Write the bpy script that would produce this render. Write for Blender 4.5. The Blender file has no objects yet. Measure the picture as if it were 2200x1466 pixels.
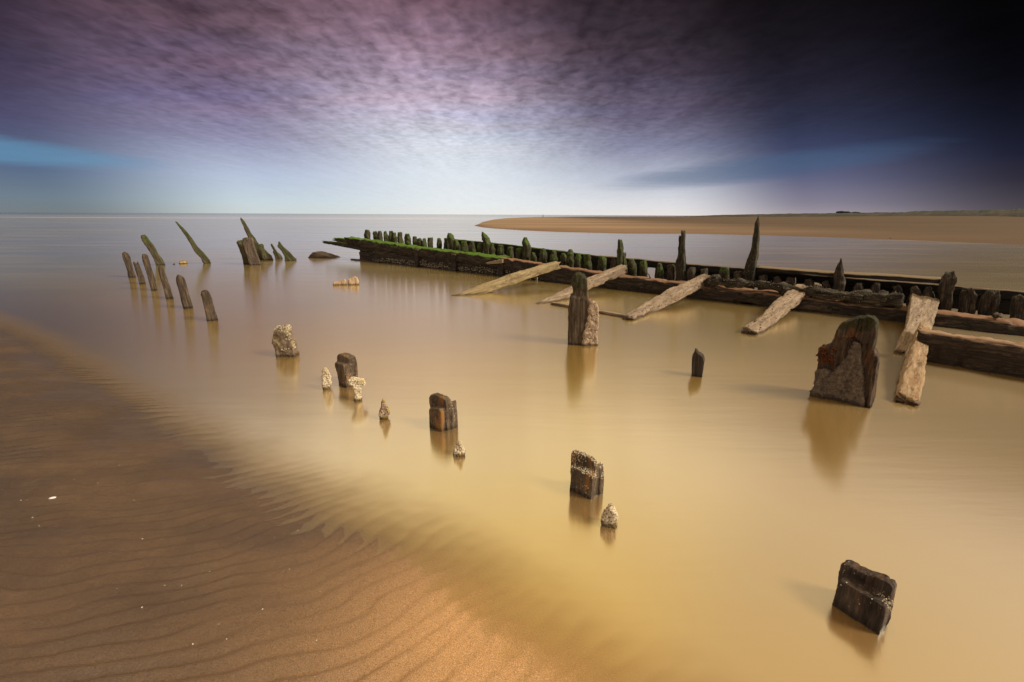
import bpy, bmesh, math, random
import numpy as np
from mathutils import Matrix, Vector

sc = bpy.context.scene
C = sc.collection
R = math.radians
H = 1.6            # camera height over the water, metres
F = 978.0          # focal length in photograph pixels (2200 wide)
PITCH = R(15.52)
ROLL = R(0.28)

# ------------------------------------------------------------ camera
cam_d = bpy.data.cameras.new('camera')
cam = bpy.data.objects.new('camera', cam_d)
C.objects.link(cam)
cam_d.sensor_width = 36
cam_d.lens = 36 * F / 2200
cam_d.clip_start = 0.05
cam_d.clip_end = 20000
cam.matrix_world = Matrix.Translation((0, 0, H)) @ Matrix.Rotation(math.pi / 2 - PITCH, 4, 'X') @ Matrix.Rotation(ROLL, 4, 'Z')
sc.camera = cam

# ------------------------------------------------------------ node helper
class NT:
    def __init__(s, nt):
        s.nt = nt
    def n(s, t, **k):
        o = s.nt.nodes.new(t)
        for a, b in k.items():
            if a.startswith('i_'):
                o.inputs[a[2:].replace('_', ' ')].default_value = b
            else:
                setattr(o, a, b)
        return o
    def l(s, a, b):
        s.nt.links.new(a, b)
    def put(s, sock, v):
        if isinstance(v, (int, float)):
            sock.default_value = v
        elif isinstance(v, (tuple, list)):
            sock.default_value = tuple(v) if len(v) == len(sock.default_value) else tuple(v) + (1,)
        else:
            s.l(v, sock)
    def m(s, op, a, b=0.0, c=0.0, clamp=False):
        o = s.n('ShaderNodeMath', operation=op, use_clamp=clamp)
        s.put(o.inputs[0], a); s.put(o.inputs[1], b); s.put(o.inputs[2], c)
        return o.outputs[0]
    def mr(s, v, a, b, c=0.0, d=1.0, smooth=True):
        o = s.n('ShaderNodeMapRange', interpolation_type='SMOOTHSTEP' if smooth else 'LINEAR')
        s.put(o.inputs['Value'], v)
        for nme, x in (('From Min', a), ('From Max', b), ('To Min', c), ('To Max', d)):
            o.inputs[nme].default_value = x
        return o.outputs['Result']
    def mix(s, f, a, b, mode='MIX'):
        o = s.n('ShaderNodeMix', data_type='RGBA', blend_type=mode)
        s.put(o.inputs['Factor'], f); s.put(o.inputs['A'], a); s.put(o.inputs['B'], b)
        return o.outputs['Result']
    def ramp(s, v, stops):
        o = s.n('ShaderNodeValToRGB')
        e = o.color_ramp.elements
        while len(e) < len(stops):
            e.new(0.5)
        for el, (p, c) in zip(e, stops):
            el.position = p; el.color = tuple(c) + (1,) if len(c) == 3 else c
        s.put(o.inputs[0], v)
        return o.outputs['Color']
    def noise(s, vec, scale, detail=4, rough=0.55, dist=0.0):
        o = s.n('ShaderNodeTexNoise')
        s.l(vec, o.inputs['Vector'])
        o.inputs['Scale'].default_value = scale; o.inputs['Detail'].default_value = detail
        o.inputs['Roughness'].default_value = rough; o.inputs['Distortion'].default_value = dist
        return o.outputs['Fac']
    def mp(s, vec, scale=(1, 1, 1), rot=(0, 0, 0), loc=(0, 0, 0)):
        o = s.n('ShaderNodeMapping')
        s.l(vec, o.inputs['Vector'])
        o.inputs['Scale'].default_value = scale; o.inputs['Rotation'].default_value = rot
        o.inputs['Location'].default_value = loc
        return o.outputs['Vector']

def srgb(r, g, b):
    f = lambda c: (c / 255 / 12.92) if c <= 10 else ((c / 255 + 0.055) / 1.055) ** 2.4
    return (f(r), f(g), f(b))

# ------------------------------------------------------------ world
SUN_AZ, SUN_EL = 108.0, 40.0     # degrees to the right of the view direction, above the horizon
w = bpy.data.worlds.new('World'); sc.world = w; w.use_nodes = True
t = NT(w.node_tree)
bg = w.node_tree.nodes['Background']
sky = t.n('ShaderNodeTexSky', sky_type='NISHITA', sun_disc=False)
sky.sun_elevation = R(SUN_EL); sky.sun_rotation = R(SUN_AZ)
tc = t.n('ShaderNodeTexCoord')
D = tc.outputs['Generated']
sx = t.n('ShaderNodeSeparateXYZ'); t.l(D, sx.inputs[0])
X, Y, Z = sx.outputs
az = t.m('MULTIPLY', t.m('ARCTAN2', X, Y), 180 / math.pi)
el = t.m('MULTIPLY', t.m('ARCSINE', Z), 180 / math.pi)
elf = t.m('DIVIDE', t.m('MAXIMUM', el, 0.0), 90.0, clamp=True)
S = srgb
HI = {-47: ((.40,.36,.32), (.42,.35,.27), (.34,.25,.16)),  # unseen bright warm sky added above the frame, mirrored in the water
      -30: ((1.05,.92,.74), (.80,.64,.44), (.56,.39,.20)),
      -8: ((1.45,1.28,1.0), (1.05,.86,.48), (.90,.61,.16)),
      15: ((1.5,1.32,1.05), (1.08,.88,.48), (.95,.65,.18)),
      30: ((1.25,1.12,.95), (1.0,.82,.48), (.88,.61,.20)),
      46: ((.66,.60,.55), (.72,.60,.42), (.66,.49,.24))}
COLS = {
 -47: [(0,S(112,122,126)),(1.2,S(104,122,136)),(3.5,S(78,100,132)),(7.5,S(70,68,104)),(10,S(60,52,82)),(13,S(48,40,60)),(16,S(24,22,38)),(19,S(18,16,28))],
 -30: [(0,S(200,208,206)),(1.2,S(190,206,214)),(4.0,S(170,184,210)),(7.5,S(134,132,166)),(10.5,S(116,100,134)),(14,S(102,80,104)),(17,S(88,66,82)),(20,S(74,54,68))],
 -8: [(0,S(228,228,224)),(1.2,S(222,228,230)),(4.5,S(214,222,230)),(8,S(204,209,220)),(11,S(188,178,200)),(14.5,S(162,140,164)),(18,S(138,106,124)),(21.5,S(114,80,94))],
 15: [(0,S(226,220,216)),(1.2,S(214,214,218)),(4,S(174,180,198)),(7.5,S(122,124,154)),(10.5,S(98,88,114)),(14,S(74,62,80)),(17.5,S(56,45,56)),(21,S(46,35,43))],
 30: [(0,S(156,146,154)),(1.2,S(128,122,140)),(3.4,S(92,94,126)),(6.5,S(50,60,96)),(9,S(40,44,70)),(12.5,S(32,30,46)),(16,S(23,20,28)),(20,S(16,13,17))],
 46: [(0,S(80,74,80)),(1.2,S(66,60,70)),(3,S(44,40,54)),(5,S(24,27,48)),(8,S(14,16,30)),(11,S(8,8,14)),(14,S(5,5,7)),(18,S(4,4,5))]}
cols = []
for a in sorted(COLS):
    st = COLS[a] + [(22.0 if abs(a + 8) < 1 else 21.8, COLS[a][-1][1]), (24.8, HI[a][0]), (32, HI[a][1]), (44, HI[a][2]), (66, HI[a][2]), (90, tuple(c * .4 for c in HI[a][2]))]
    cols.append((a, t.ramp(elf, [(e / 90.0, tuple(c / 2.0 for c in cc)) for e, cc in st])))
# the cloud sheet's edge runs obliquely: skew the azimuth a little with height
azs = t.m('ADD', az, t.m('MULTIPLY', t.m('SUBTRACT', el, 8.0), 0.35))
azw = t.m('MINIMUM', t.m('MAXIMUM', azs, -60.0), 60.0)
col = cols[0][1]
for (a0, _), (a1, c1) in zip(cols, cols[1:]):
    col = t.mix(t.mr(azw, a0, a1), col, c1)
# altocumulus ripples on a flat cloud plane
zc = t.m('ADD', t.m('MAXIMUM', Z, 0.0), 0.045)
cmb = t.n('ShaderNodeCombineXYZ')
t.l(t.m('DIVIDE', X, zc), cmb.inputs[0]); t.l(t.m('DIVIDE', Y, zc), cmb.inputs[1])
P = cmb.outputs[0]
n1 = t.noise(t.mp(P, (1.1, .85, 1), (0, 0, R(14))), 10.5, 3, .5, .35)
n2 = t.noise(t.mp(P, (2.6, .55, 1), (0, 0, R(-38))), 1.7, 4, .5, .3)
n3 = t.noise(t.mp(P, (.5, 1.4, 1), (0, 0, R(-12))), 1.1, 3, .5)
cl = t.m('ADD', t.m('MULTIPLY', t.m('SUBTRACT', n1, .5), 1.45), t.m('MULTIPLY', t.m('SUBTRACT', n2, .5), 1.3))
ripple_w = t.m('MULTIPLY', t.mr(el, 3.0, 16.0, .08, 1.0), t.mr(el, 23, 30, 1.0, .25))
cl = t.m('MULTIPLY', cl, t.m('MULTIPLY', ripple_w, t.m('MULTIPLY', t.mr(azs, 12, 36, 1.0, .30), t.mr(azs, -46, -30, .45, 1.0))))
gain = t.m('MAXIMUM', t.m('ADD', 1.0, cl), 0.25)
# hue drift: violet and rose patches
tint = t.ramp(n3, [(.3, (.90, .99, 1.10)), (.5, (1, 1, 1)), (.72, (1.10, .97, .95))])
col = t.mix(t.m('MULTIPLY', t.mr(el, 5, 12), t.mr(el, 22, 27, 1, 0)), col, t.mix(1.0, col, tint, 'MULTIPLY'))
# clear blue gaps under the cloud sheet
def gap(a0, ra, e0, re, tilt, seedloc, lo=.25):
    da = t.m('DIVIDE', t.m('SUBTRACT', az, a0), ra)
    de = t.m('DIVIDE', t.m('SUBTRACT', t.m('SUBTRACT', el, e0), t.m('MULTIPLY', t.m('SUBTRACT', az, a0), tilt)), re)
    r2 = t.m('ADD', t.m('MULTIPLY', da, da), t.m('MULTIPLY', de, de))
    nn = t.noise(t.mp(P, (.22, 1.0, 1), (0, 0, R(10)), seedloc), 1.6, 5, .6)
    return t.mr(t.m('ADD', r2, t.m('MULTIPLY', t.m('SUBTRACT', nn, .5), 1.1)), lo, 1.5, 1.0, 0.0)
nish = t.mix(1.0, sky.outputs[0], (.08, .08, .08), 'MULTIPLY')
g1 = gap(-53, 16, 5.2, 1.15, -.05, (0, 0, 0), .2)
blue1 = t.mix(.08, (.035, .24, .46), nish)
col = t.mix(t.m('MULTIPLY', g1, .60), col, t.mix(1.0, blue1, (.5, .5, .5), 'MULTIPLY'))
g2 = gap(26, 14, 4.7, 1.35, .09, (3, 1, 0), .0)
blue2 = t.mix(.03, (.022, .085, .20), nish)
col = t.mix(t.m('MULTIPLY', g2, .55), col, t.mix(1.0, blue2, (.5, .5, .5), 'MULTIPLY'))
# around and behind the camera: unseen sky made dim, so camera-facing sides stay dark
back = t.ramp(elf, [(0, (.15, .15, .16)), (.2, (.13, .125, .12)), (.5, (.28, .22, .17)), (.8, (.6, .44, .26)), (1, (.5, .36, .2))])
aaz = t.m('ABSOLUTE', az)
col = t.mix(t.mr(aaz, 58, 85), col, back)
hs = t.n('ShaderNodeHueSaturation'); t.l(col, hs.inputs['Color']); t.l(t.mr(el, 21, 25, .86, 1.0), hs.inputs['Saturation']); t.l(t.mr(el, 21, 25, 1.07, 1.0), hs.inputs['Value']); col = hs.outputs[0]
lum = t.n('ShaderNodeVectorMath', operation='SCALE')
t.l(col, lum.inputs[0]); t.l(t.m('MULTIPLY', gain, 2.0), lum.inputs['Scale'])
t.l(lum.outputs[0], bg.inputs['Color'])
bg.inputs['Strength'].default_value = 1.0
w.cycles.sampling_method = 'AUTOMATIC'

# ------------------------------------------------------------ sun and exposure
sd_ = bpy.data.lights.new('sun', 'SUN'); sun = bpy.data.objects.new('sun', sd_); C.objects.link(sun)
sd_.energy = 3.6; sd_.angle = R(16.0); sd_.color = (1.0, .90, .74)
sv = Vector((math.cos(R(SUN_EL)) * math.sin(R(SUN_AZ)), math.cos(R(SUN_EL)) * math.cos(R(SUN_AZ)), math.sin(R(SUN_EL))))
sun.rotation_euler = sv.to_track_quat('Z', 'Y').to_euler()
sc.view_settings.view_transform = 'Standard'; sc.view_settings.look = 'None'
sc.view_settings.exposure = 0.0; sc.view_settings.gamma = 1.0
sc.cycles.max_bounces = 6

# ------------------------------------------------------------ geometry helpers
cr, sr = math.cos(ROLL), math.sin(ROLL)
def ray(px, py):
    x = (px - 1100) / F; y = -(py - 733) / F
    x, y = cr * x - sr * y, sr * x + cr * y
    return np.array([x, math.cos(PITCH) + y * math.sin(PITCH), -math.sin(PITCH) + y * math.cos(PITCH)])
EYE = np.array([0, 0, H])
def onz(px, py, z=0.0):
    r = ray(px, py); return EYE + r * ((z - H) / r[2])
def onplane(px, py, p0, n):
    r = ray(px, py); return EYE + r * (np.dot(p0 - EYE, n) / np.dot(r, n))
def mpp(p):                      # metres per photo pixel at a point
    return (p[1] * math.cos(PITCH) + (H - p[2]) * math.sin(PITCH)) / F

rs = np.random.RandomState(7)
_perm = rs.permutation(256); _perm = np.concatenate([_perm, _perm])
_g = rs.normal(size=(256, 3)); _g /= np.linalg.norm(_g, axis=1)[:, None]
def pn(P):
    P = np.asarray(P, float); I = np.floor(P).astype(int); f = P - I; I &= 255
    u = f * f * f * (f * (f * 6 - 15) + 10)
    out = 0
    for dx in (0, 1):
        for dy in (0, 1):
            for dz in (0, 1):
                h = _perm[_perm[_perm[(I[:, 0] + dx) & 255] + ((I[:, 1] + dy) & 255)] + ((I[:, 2] + dz) & 255)]
                g = _g[h]
                d = (g * (f - np.array([dx, dy, dz]))).sum(1)
                wt = (u[:, 0] if dx else 1 - u[:, 0]) * (u[:, 1] if dy else 1 - u[:, 1]) * (u[:, 2] if dz else 1 - u[:, 2])
                out = out + wt * d
    return out * 1.5
def fbm(P, o=3):
    s = 0; a = 1.0; P = np.asarray(P, float)
    for i in range(o):
        s = s + a * pn(P + 17.3 * i); P = P * 2.03; a *= .5
    return s

def frame(axis):
    a = np.array(axis, float); a /= np.linalg.norm(a)
    ref = np.array([0, 0, 1.0]) if abs(a[2]) < .9 else np.array([0, 1.0, 0])
    x = np.cross(ref, a); x /= np.linalg.norm(x); y = np.cross(a, x)
    return np.stack([x, y, a], 1)          # columns = local axes

def make(name, V, faces, mat, origin=None, axis=(0, 0, 1), parent=None, smooth=True):
    """world-space vertices -> object whose local Z runs along the grain"""
    V = np.asarray(V, float)
    if origin is None: origin = V.mean(0)
    M = frame(axis) if tuple(axis) != (0, 0, 1) else np.eye(3)
    L = (V - origin) @ M
    me = bpy.data.meshes.new(name)
    me.from_pydata(L.tolist(), [], faces if isinstance(faces, list) else faces.tolist())
    me.update()
    if smooth:
        me.polygons.foreach_set('use_smooth', [True] * len(me.polygons))
    me.materials.append(mat)
    o = bpy.data.objects.new(name, me); C.objects.link(o)
    mw = Matrix([[*M[0], origin[0]], [*M[1], origin[1]], [*M[2], origin[2]], [0, 0, 0, 1]])
    if parent is not None:
        o.parent = parent
        pw = parent.matrix_basis.copy()
        if parent.parent is not None:
            pw = parent.parent.matrix_basis @ pw
        o.matrix_basis = pw.inverted() @ mw
    else:
        o.matrix_basis = mw
    return o

def tag(o, label=None, cat=None, group=None, kind=None):
    if label: o['label'] = label
    if cat: o['category'] = cat
    if group: o['group'] = group
    if kind: o['kind'] = kind
    return o

def vnormals(V, faces):
    F_ = np.asarray(faces)
    n = np.zeros_like(V)
    a, b, c = V[F_[:, 0]], V[F_[:, 1]], V[F_[:, 2]]
    fn = np.cross(b - a, c - a)
    for k in range(F_.shape[1]):
        np.add.at(n, F_[:, k], fn)
    return n / (np.linalg.norm(n, axis=1)[:, None] + 1e-12)

def weather(V, N, axis, amp, seed, crack=1.0, lump=1.0):
    """push a surface in and out: lumps, long grain furrows, checks"""
    M = frame(axis); L = V @ M + seed * 7.77
    s = amp
    d = lump * s * 1.2 * fbm(L * [5, 5, 3.0], 3)
    d += s * .9 * fbm(L * [26, 26, 3.5], 3)
    r = pn(L * [34, 34, 3.0] + 31)
    d -= crack * s * 1.6 * np.clip(.16 - np.abs(r), 0, 1) / .16 * np.clip(pn(L * [6, 6, 2.] + 5) * 2 + .35, 0, 1)
    d += s * .35 * pn(L * [70, 70, 60])
    return V + N * d[:, None]

def crusty(V, N, amp, seed):
    L = V + seed * 5.1
    d = amp * (1.3 * fbm(L * 14, 2) + 1.1 * np.abs(fbm(L * 38, 2)) + .8 * np.abs(pn(L * 85)))
    return V + N * d[:, None]

def voxel(polys, size):
    """union of closed solids (verts, faces) -> remeshed quads"""
    V = []; Fc = []
    for v, f in polys:
        k = len(V); V += [tuple(p) for p in v]; Fc += [[i + k for i in ff] for ff in f]
    me = bpy.data.meshes.new('tmp'); me.from_pydata(V, [], Fc)
    bm = bmesh.new(); bm.from_mesh(me); bmesh.ops.recalc_face_normals(bm, faces=bm.faces)
    bmesh.ops.triangulate(bm, faces=bm.faces); bm.to_mesh(me); bm.free()
    o = bpy.data.objects.new('tmp', me); C.objects.link(o)
    md = o.modifiers.new('r', 'REMESH'); md.mode = 'VOXEL'; md.voxel_size = size; md.adaptivity = 0
    dg = bpy.context.evaluated_depsgraph_get(); dg.update()
    ev = o.evaluated_get(dg); em = ev.to_mesh()
    n = len(em.vertices); out = np.empty(n * 3); em.vertices.foreach_get('co', out); out = out.reshape(-1, 3)
    fs = np.empty(len(em.polygons) * 4, int); em.loops.foreach_get('vertex_index', fs); fs = fs.reshape(-1, 4)
    ev.to_mesh_clear(); bpy.data.objects.remove(o); bpy.data.meshes.remove(me)
    # a little smoothing, so that the edges are worn
    for _ in range(2):
        acc = np.zeros_like(out); cnt = np.zeros(n)
        for k in range(4):
            a, b = fs[:, k], fs[:, (k + 1) % 4]
            np.add.at(acc, a, out[b]); np.add.at(cnt, a, 1)
        out = out * .45 + .55 * acc / cnt[:, None]
    return out, fs

def prism(front, back):
    n = len(front)
    f = [list(range(n)), list(range(2 * n - 1, n - 1, -1))]
    for i in range(n):
        j = (i + 1) % n
        f.append([i, i + n, j + n, j])
    return list(front) + list(back), f

def slab(name, L, Rr, layers, mat, amp=.006, vox=.012, seed=1, lean=None, crust=False, parent=None, plane_n=None, sink=.12, back_lean=0.0, label=None, cat='post', group=None, crack=1.0, lump=1.0, face=False):
    """a timber whose outline is given as it is seen, on the upright plane through its water line L-R;
       each layer: (outline, v0, v1) lies v0..v1 metres behind that plane"""
    a = onz(*L); b = onz(*Rr)
    e = b - a; e[2] = 0; e /= np.linalg.norm(e)
    n = np.array([-e[1], e[0], 0.0])
    if n[1] < 0: n = -n
    if face:
        n = np.array([(a + b)[0], (a + b)[1], 0.0]); n /= np.linalg.norm(n)
    solids = []
    for out, v0, v1 in layers:
        p0 = a + n * v0
        pts = [onplane(x, y, p0, n) for x, y in out]
        pts = [p if p[2] > 0.0 else np.array([p[0], p[1], -sink]) for p in pts]
        # points on the water line also go down
        pts = [np.array([p[0], p[1], -sink]) if p[2] < .012 else p for p in pts]
        fr = [p + n * (back_lean * max(p[2], 0)) for p in pts]
        bk = [p + n * (v1 - v0) for p in fr]
        solids.append(prism(fr, bk))
    V, Fs = voxel(solids, vox)
    hi = V[:, 2].max()
    top = V[V[:, 2] > hi * .75].mean(0); bot = V[V[:, 2] < hi * .2].mean(0)
    axis = top - bot if lean is None else np.array(lean, float)
    axis = axis / np.linalg.norm(axis)
    if axis[2] < .35 and lean is None: axis = np.array([0, 0, 1.0])
    N = vnormals(V, Fs)
    V = crusty(V, N, amp, seed) if crust else weather(V, N, axis, amp, seed, crack, lump)
    base = np.array([bot[0], bot[1], 0.0])
    o = make(name, V, Fs, mat, base, tuple(axis), parent)
    tag(o, label, cat if parent is None else None, group)
    return o, V, vnormals(V, Fs)

def loft(name, pts, hw, hh, mat, up=(0, 0, 1), amp=.006, seed=1, parent=None, nseg=None, ns=7, power=None, crack=1.0, origin=None, smooth_w=None, step=.035, lump=1.0, ragged=(0, 0)):
    """a beam through pts with half width hw[] and half height hh[] at each of them; boxy, weathered"""
    pts = np.array(pts, float); seg = np.linalg.norm(np.diff(pts, axis=0), axis=1)
    s = np.concatenate([[0], np.cumsum(seg)]); Ltot = s[-1]
    m = nseg or max(8, int(Ltot / step))
    q = np.linspace(0, Ltot, m)
    c = np.stack([np.interp(q, s, pts[:, k]) for k in range(3)], 1)
    hw = np.interp(q, s, np.broadcast_to(hw, len(pts))); hh = np.interp(q, s, np.broadcast_to(hh, len(pts)))
    axis = pts[-1] - pts[0]; axis /= np.linalg.norm(axis)
    tg = np.gradient(c, axis=0); tg /= np.linalg.norm(tg, axis=1)[:, None]
    up = np.array(up, float)
    side = np.cross(tg, up); side /= np.linalg.norm(side, axis=1)[:, None]
    upv = np.cross(side, tg)
    # rounded box section
    k = 4 * ns
    sec = []
    for i in range(k):
        e, f = divmod(i, ns); f = f / ns * 2 - 1
        x, y = [(1, f), (-f, 1), (-1, -f), (f, -1)][e]
        r = .16
        ln = (abs(x) ** 7 + abs(y) ** 7) ** (1 / 7)
        sec.append((x / ln, y / ln))
    sec = np.array(sec)
    # ragged ends
    jag = np.zeros((m, k))
    V = c[:, None] + side[:, None] * (sec[None, :, :1] * hw[:, None, None]) + upv[:, None] * (sec[None, :, 1:] * hh[:, None, None])
    rnd = np.random.RandomState(seed)
    for e_i, am in ((0, ragged[0]), (-1, ragged[1])):
        if am:
            j = am * (rnd.rand(k) - .3)
            nn = max(2, int(.25 * m))
            idx = range(nn) if e_i == 0 else range(m - 1, m - 1 - nn, -1)
            for q_, ii in enumerate(idx):
                V[ii] += tg[ii] * (j * (1 - q_ / nn) * (-1 if e_i == 0 else 1))[:, None]
    N = side[:, None] * (sec[None, :, :1] / 1) + upv[:, None] * sec[None, :, 1:]
    N /= np.linalg.norm(N, axis=2)[:, :, None]
    V = V.reshape(-1, 3); N = N.reshape(-1, 3)
    V = weather(V, N, axis, amp, seed, crack, lump)
    Fs = []
    for i in range(m - 1):
        for j in range(k):
            j2 = (j + 1) % k
            Fs.append([i * k + j, i * k + j2, (i + 1) * k + j2, (i + 1) * k + j])
    V = list(V)
    for ring, flip in ((0, True), (m - 1, False)):
        prev = [ring * k + j for j in range(k)]
        cen = np.mean([V[i] for i in prev], 0)
        for sc_ in (.6, .25):
            cur = []
            for i in prev[:]:
                pass
            base = [ring * k + j for j in range(k)]
            for i in base:
                p = cen + (V[i] - cen) * sc_ + tg[ring] * (rnd.rand() - .5) * amp * 2
                cur.append(len(V)); V.append(p)
            for j in range(k):
                j2 = (j + 1) % k
                f = [prev[j], prev[j2], cur[j2], cur[j]]
                Fs.append(f[::-1] if flip else f)
            prev = cur
        ci = len(V); V.append(cen)
        for j in range(k):
            f = [prev[j], prev[(j + 1) % k], ci]
            Fs.append(f[::-1] if flip else f)
    V = np.array(V)
    if origin is None: origin = pts[0]
    o = make(name, V, Fs, mat, np.array(origin, float), tuple(axis), parent)
    return o, V

def barnacles(parent, V, N, cond, count, mat, r=(.003, .007), seed=1, label=None, name='barnacle_patch', jit=.008):
    rr = np.random.RandomState(seed)
    idx = np.where(cond)[0]
    if len(idx) == 0: return
    pick = rr.choice(idx, size=min(count, len(idx) * 4), replace=True)
    vs = []; fs = []
    for i in pick:
        M = frame(N[i]); rad = rr.uniform(*r); hgt = rad * rr.uniform(.7, 1.3)
        p = V[i] + M[:, 0] * rr.uniform(-jit, jit) + M[:, 1] * rr.uniform(-jit, jit) - N[i] * .001
        k = len(vs); a0 = rr.rand() * 6
        for (q, z) in ((1.0, -.2), (.55, 1.0), (.3, .55)):
            for j in range(6):
                a = a0 + j * math.pi / 3
                vs.append(p + rad * q * (M[:, 0] * math.cos(a) + M[:, 1] * math.sin(a)) + N[i] * z * hgt)
        for ring in (0, 1):
            for j in range(6):
                j2 = (j + 1) % 6
                fs.append([k + ring * 6 + j, k + ring * 6 + j2, k + ring * 6 + 6 + j2, k + ring * 6 + 6 + j])
        fs.append([k + 12 + j for j in range(6)])
    o = make(name, np.array(vs), fs, mat, np.array(V[idx].mean(0)), (0, 0, 1), parent, smooth=False)
    tag(o, label, None, None, 'stuff')
    return o

# ------------------------------------------------------------ materials
def material(name):
    m = bpy.data.materials.new(name); m.use_nodes = True
    for n in list(m.node_tree.nodes):
        m.node_tree.nodes.remove(n)
    T = NT(m.node_tree)
    out = T.n('ShaderNodeOutputMaterial')
    return m, T, out

def wood(name, dark, mid, light, mottle=0.0, algae=0.0, algae_col=(.035, .075, .008), stain=None, stain_amt=0.0, holes=0.0, rough=.8, pale_top=None, bump=.6, speck=0.0, scale=1.0, fuzz=None):
    m, T, out = material(name)
    tc = T.n('ShaderNodeTexCoord'); O = tc.outputs['Object']
    oi = T.n('ShaderNodeObjectInfo')
    off = T.n('ShaderNodeVectorMath', operation='ADD'); T.l(O, off.inputs[0])
    rv = T.n('ShaderNodeCombineXYZ'); T.l(T.m('MULTIPLY', oi.outputs['Random'], 13.0), rv.inputs[0]); T.l(T.m('MULTIPLY', oi.outputs['Random'], 7.0), rv.inputs[2])
    T.l(rv.outputs[0], off.inputs[1]); O = off.outputs[0]
    g1 = T.noise(T.mp(O, (60 * scale, 60 * scale, 4)), 1, 6, .65, .4)
    g2 = T.noise(T.mp(O, (16 * scale, 16 * scale, 2.2)), 1, 5, .6, .6)
    g3 = T.noise(O, 5 * scale, 4, .55)
    v = T.m('ADD', T.m('MULTIPLY', g1, .55), T.m('MULTIPLY', g2, .45))
    col = T.ramp(v, [(.36, dark), (.5, mid), (.64, light)])
    col = T.mix(T.mr(g3, .35, .7, .0, .45), col, mid)
    if mottle:
        gm = T.noise(O, 34 * scale, 6, .75)
        col = T.mix(mottle, col, T.ramp(gm, [(.36, dark), (.48, mid), (.64, light)]))
        v = T.m('ADD', T.m('MULTIPLY', v, 1 - mottle * .8), T.m('MULTIPLY', gm, mottle * .9))
    geo = T.n('ShaderNodeNewGeometry')
    sn = T.n('ShaderNodeSeparateXYZ'); T.l(geo.outputs['Normal'], sn.inputs[0]); NZ = sn.outputs[2]
    hgt = v
    if stain:
        sm = T.mr(T.noise(T.mp(O, (9, 9, 4)), 1.3, 4, .6, .8), .62 - stain_amt * .25, .72 - stain_amt * .2)
        col = T.mix(sm, col, stain)
    if pale_top:  # paler tops: light put into the plank colours; own tint on reddish, mossy woods
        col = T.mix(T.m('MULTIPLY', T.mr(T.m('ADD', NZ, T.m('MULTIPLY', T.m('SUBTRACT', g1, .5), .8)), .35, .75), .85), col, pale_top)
    if algae:
        an = T.noise(O, 9, 6, .65, .3)
        am = T.mr(T.m('ADD', T.m('ADD', T.m('MULTIPLY', an, 1.3), T.m('MULTIPLY', NZ, .35)), algae - 1.0), .0, .28)
        ac = T.ramp(T.noise(O, 45, 3, .6), [(.3, tuple(c * .35 for c in algae_col)), (.55, algae_col), (.75, tuple(min(1, c * 2.4) for c in algae_col))])
        col = T.mix(am, col, ac)
        hgt = T.m('ADD', hgt, T.m('MULTIPLY', am, T.m('MULTIPLY', T.noise(O, 90, 2), .8)))
    if fuzz:                                    # short dark weed on the top of a timber
        fm = T.mr(T.m('ADD', T.m('MULTIPLY', T.noise(O, 12, 4), .35), T.m('MULTIPLY', tc_z(T, O, rv), 1.0)), fuzz[0], fuzz[1])
        fc = T.ramp(T.noise(O, 160, 3, .7), [(.4, (.012, .011, .004)), (.58, (.05, .045, .015)), (.7, (.22, .20, .09))])
        col = T.mix(fm, col, fc)
        hgt = T.m('ADD', hgt, T.m('MULTIPLY', fm, T.noise(O, 160, 3, .7)))
    if holes:
        vo = T.n('ShaderNodeTexVoronoi'); T.l(T.mp(O, (1, 1, .55)), vo.inputs['Vector']); vo.inputs['Scale'].default_value = 15
        vo.inputs['Randomness'].default_value = 1
        spots = T.m('MULTIPLY', T.mr(vo.outputs['Distance'], .10, .20, 1.0, 0.0), T.mr(T.noise(O, 7, 2), .44, .5))
        col = T.mix(T.m('MULTIPLY', spots, holes), col, (.015, .011, .008))
        hgt = T.m('SUBTRACT', hgt, T.m('MULTIPLY', spots, 1.4 * holes))
    if speck:
        vo2 = T.n('ShaderNodeTexVoronoi'); T.l(O, vo2.inputs['Vector']); vo2.inputs['Scale'].default_value = 70
        sp = T.m('MULTIPLY', T.mr(vo2.outputs['Distance'], .18, .30, 1.0, 0.0), T.mr(T.noise(O, 11, 3), .62 - speck, .68 - speck * .6))
        col = T.mix(sp, col, (.62, .56, .44))
        hgt = T.m('ADD', hgt, sp)
    # wet and dark right above the water
    gp = T.n('ShaderNodeSeparateXYZ'); T.l(geo.outputs['Position'], gp.inputs[0])
    wet = T.mr(T.m('ADD', gp.outputs[2], T.m('MULTIPLY', T.m('SUBTRACT', g2, .5), .05)), .012, .05, 1.0, 0.0)
    col = T.mix(wet, col, T.mix(1.0, col, (.35, .32, .3), 'MULTIPLY'))
    bs = T.n('ShaderNodeBsdfPrincipled'); T.l(col, bs.inputs['Base Color'])
    T.l(T.m('SUBTRACT', rough, T.m('MULTIPLY', wet, .4)), bs.inputs['Roughness'])
    bs.inputs['Specular IOR Level'].default_value = .3
    bp = T.n('ShaderNodeBump'); bp.inputs['Strength'].default_value = bump; bp.inputs['Distance'].default_value = .012
    T.l(hgt, bp.inputs['Height']); T.l(bp.outputs[0], bs.inputs['Normal'])
    T.l(bs.outputs[0], out.inputs[0])
    return m
def tc_z(T, O, rv):
    g = T.n('ShaderNodeNewGeometry'); s = T.n('ShaderNodeSeparateXYZ'); T.l(g.outputs['Position'], s.inputs[0])
    return s.outputs[2]

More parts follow.
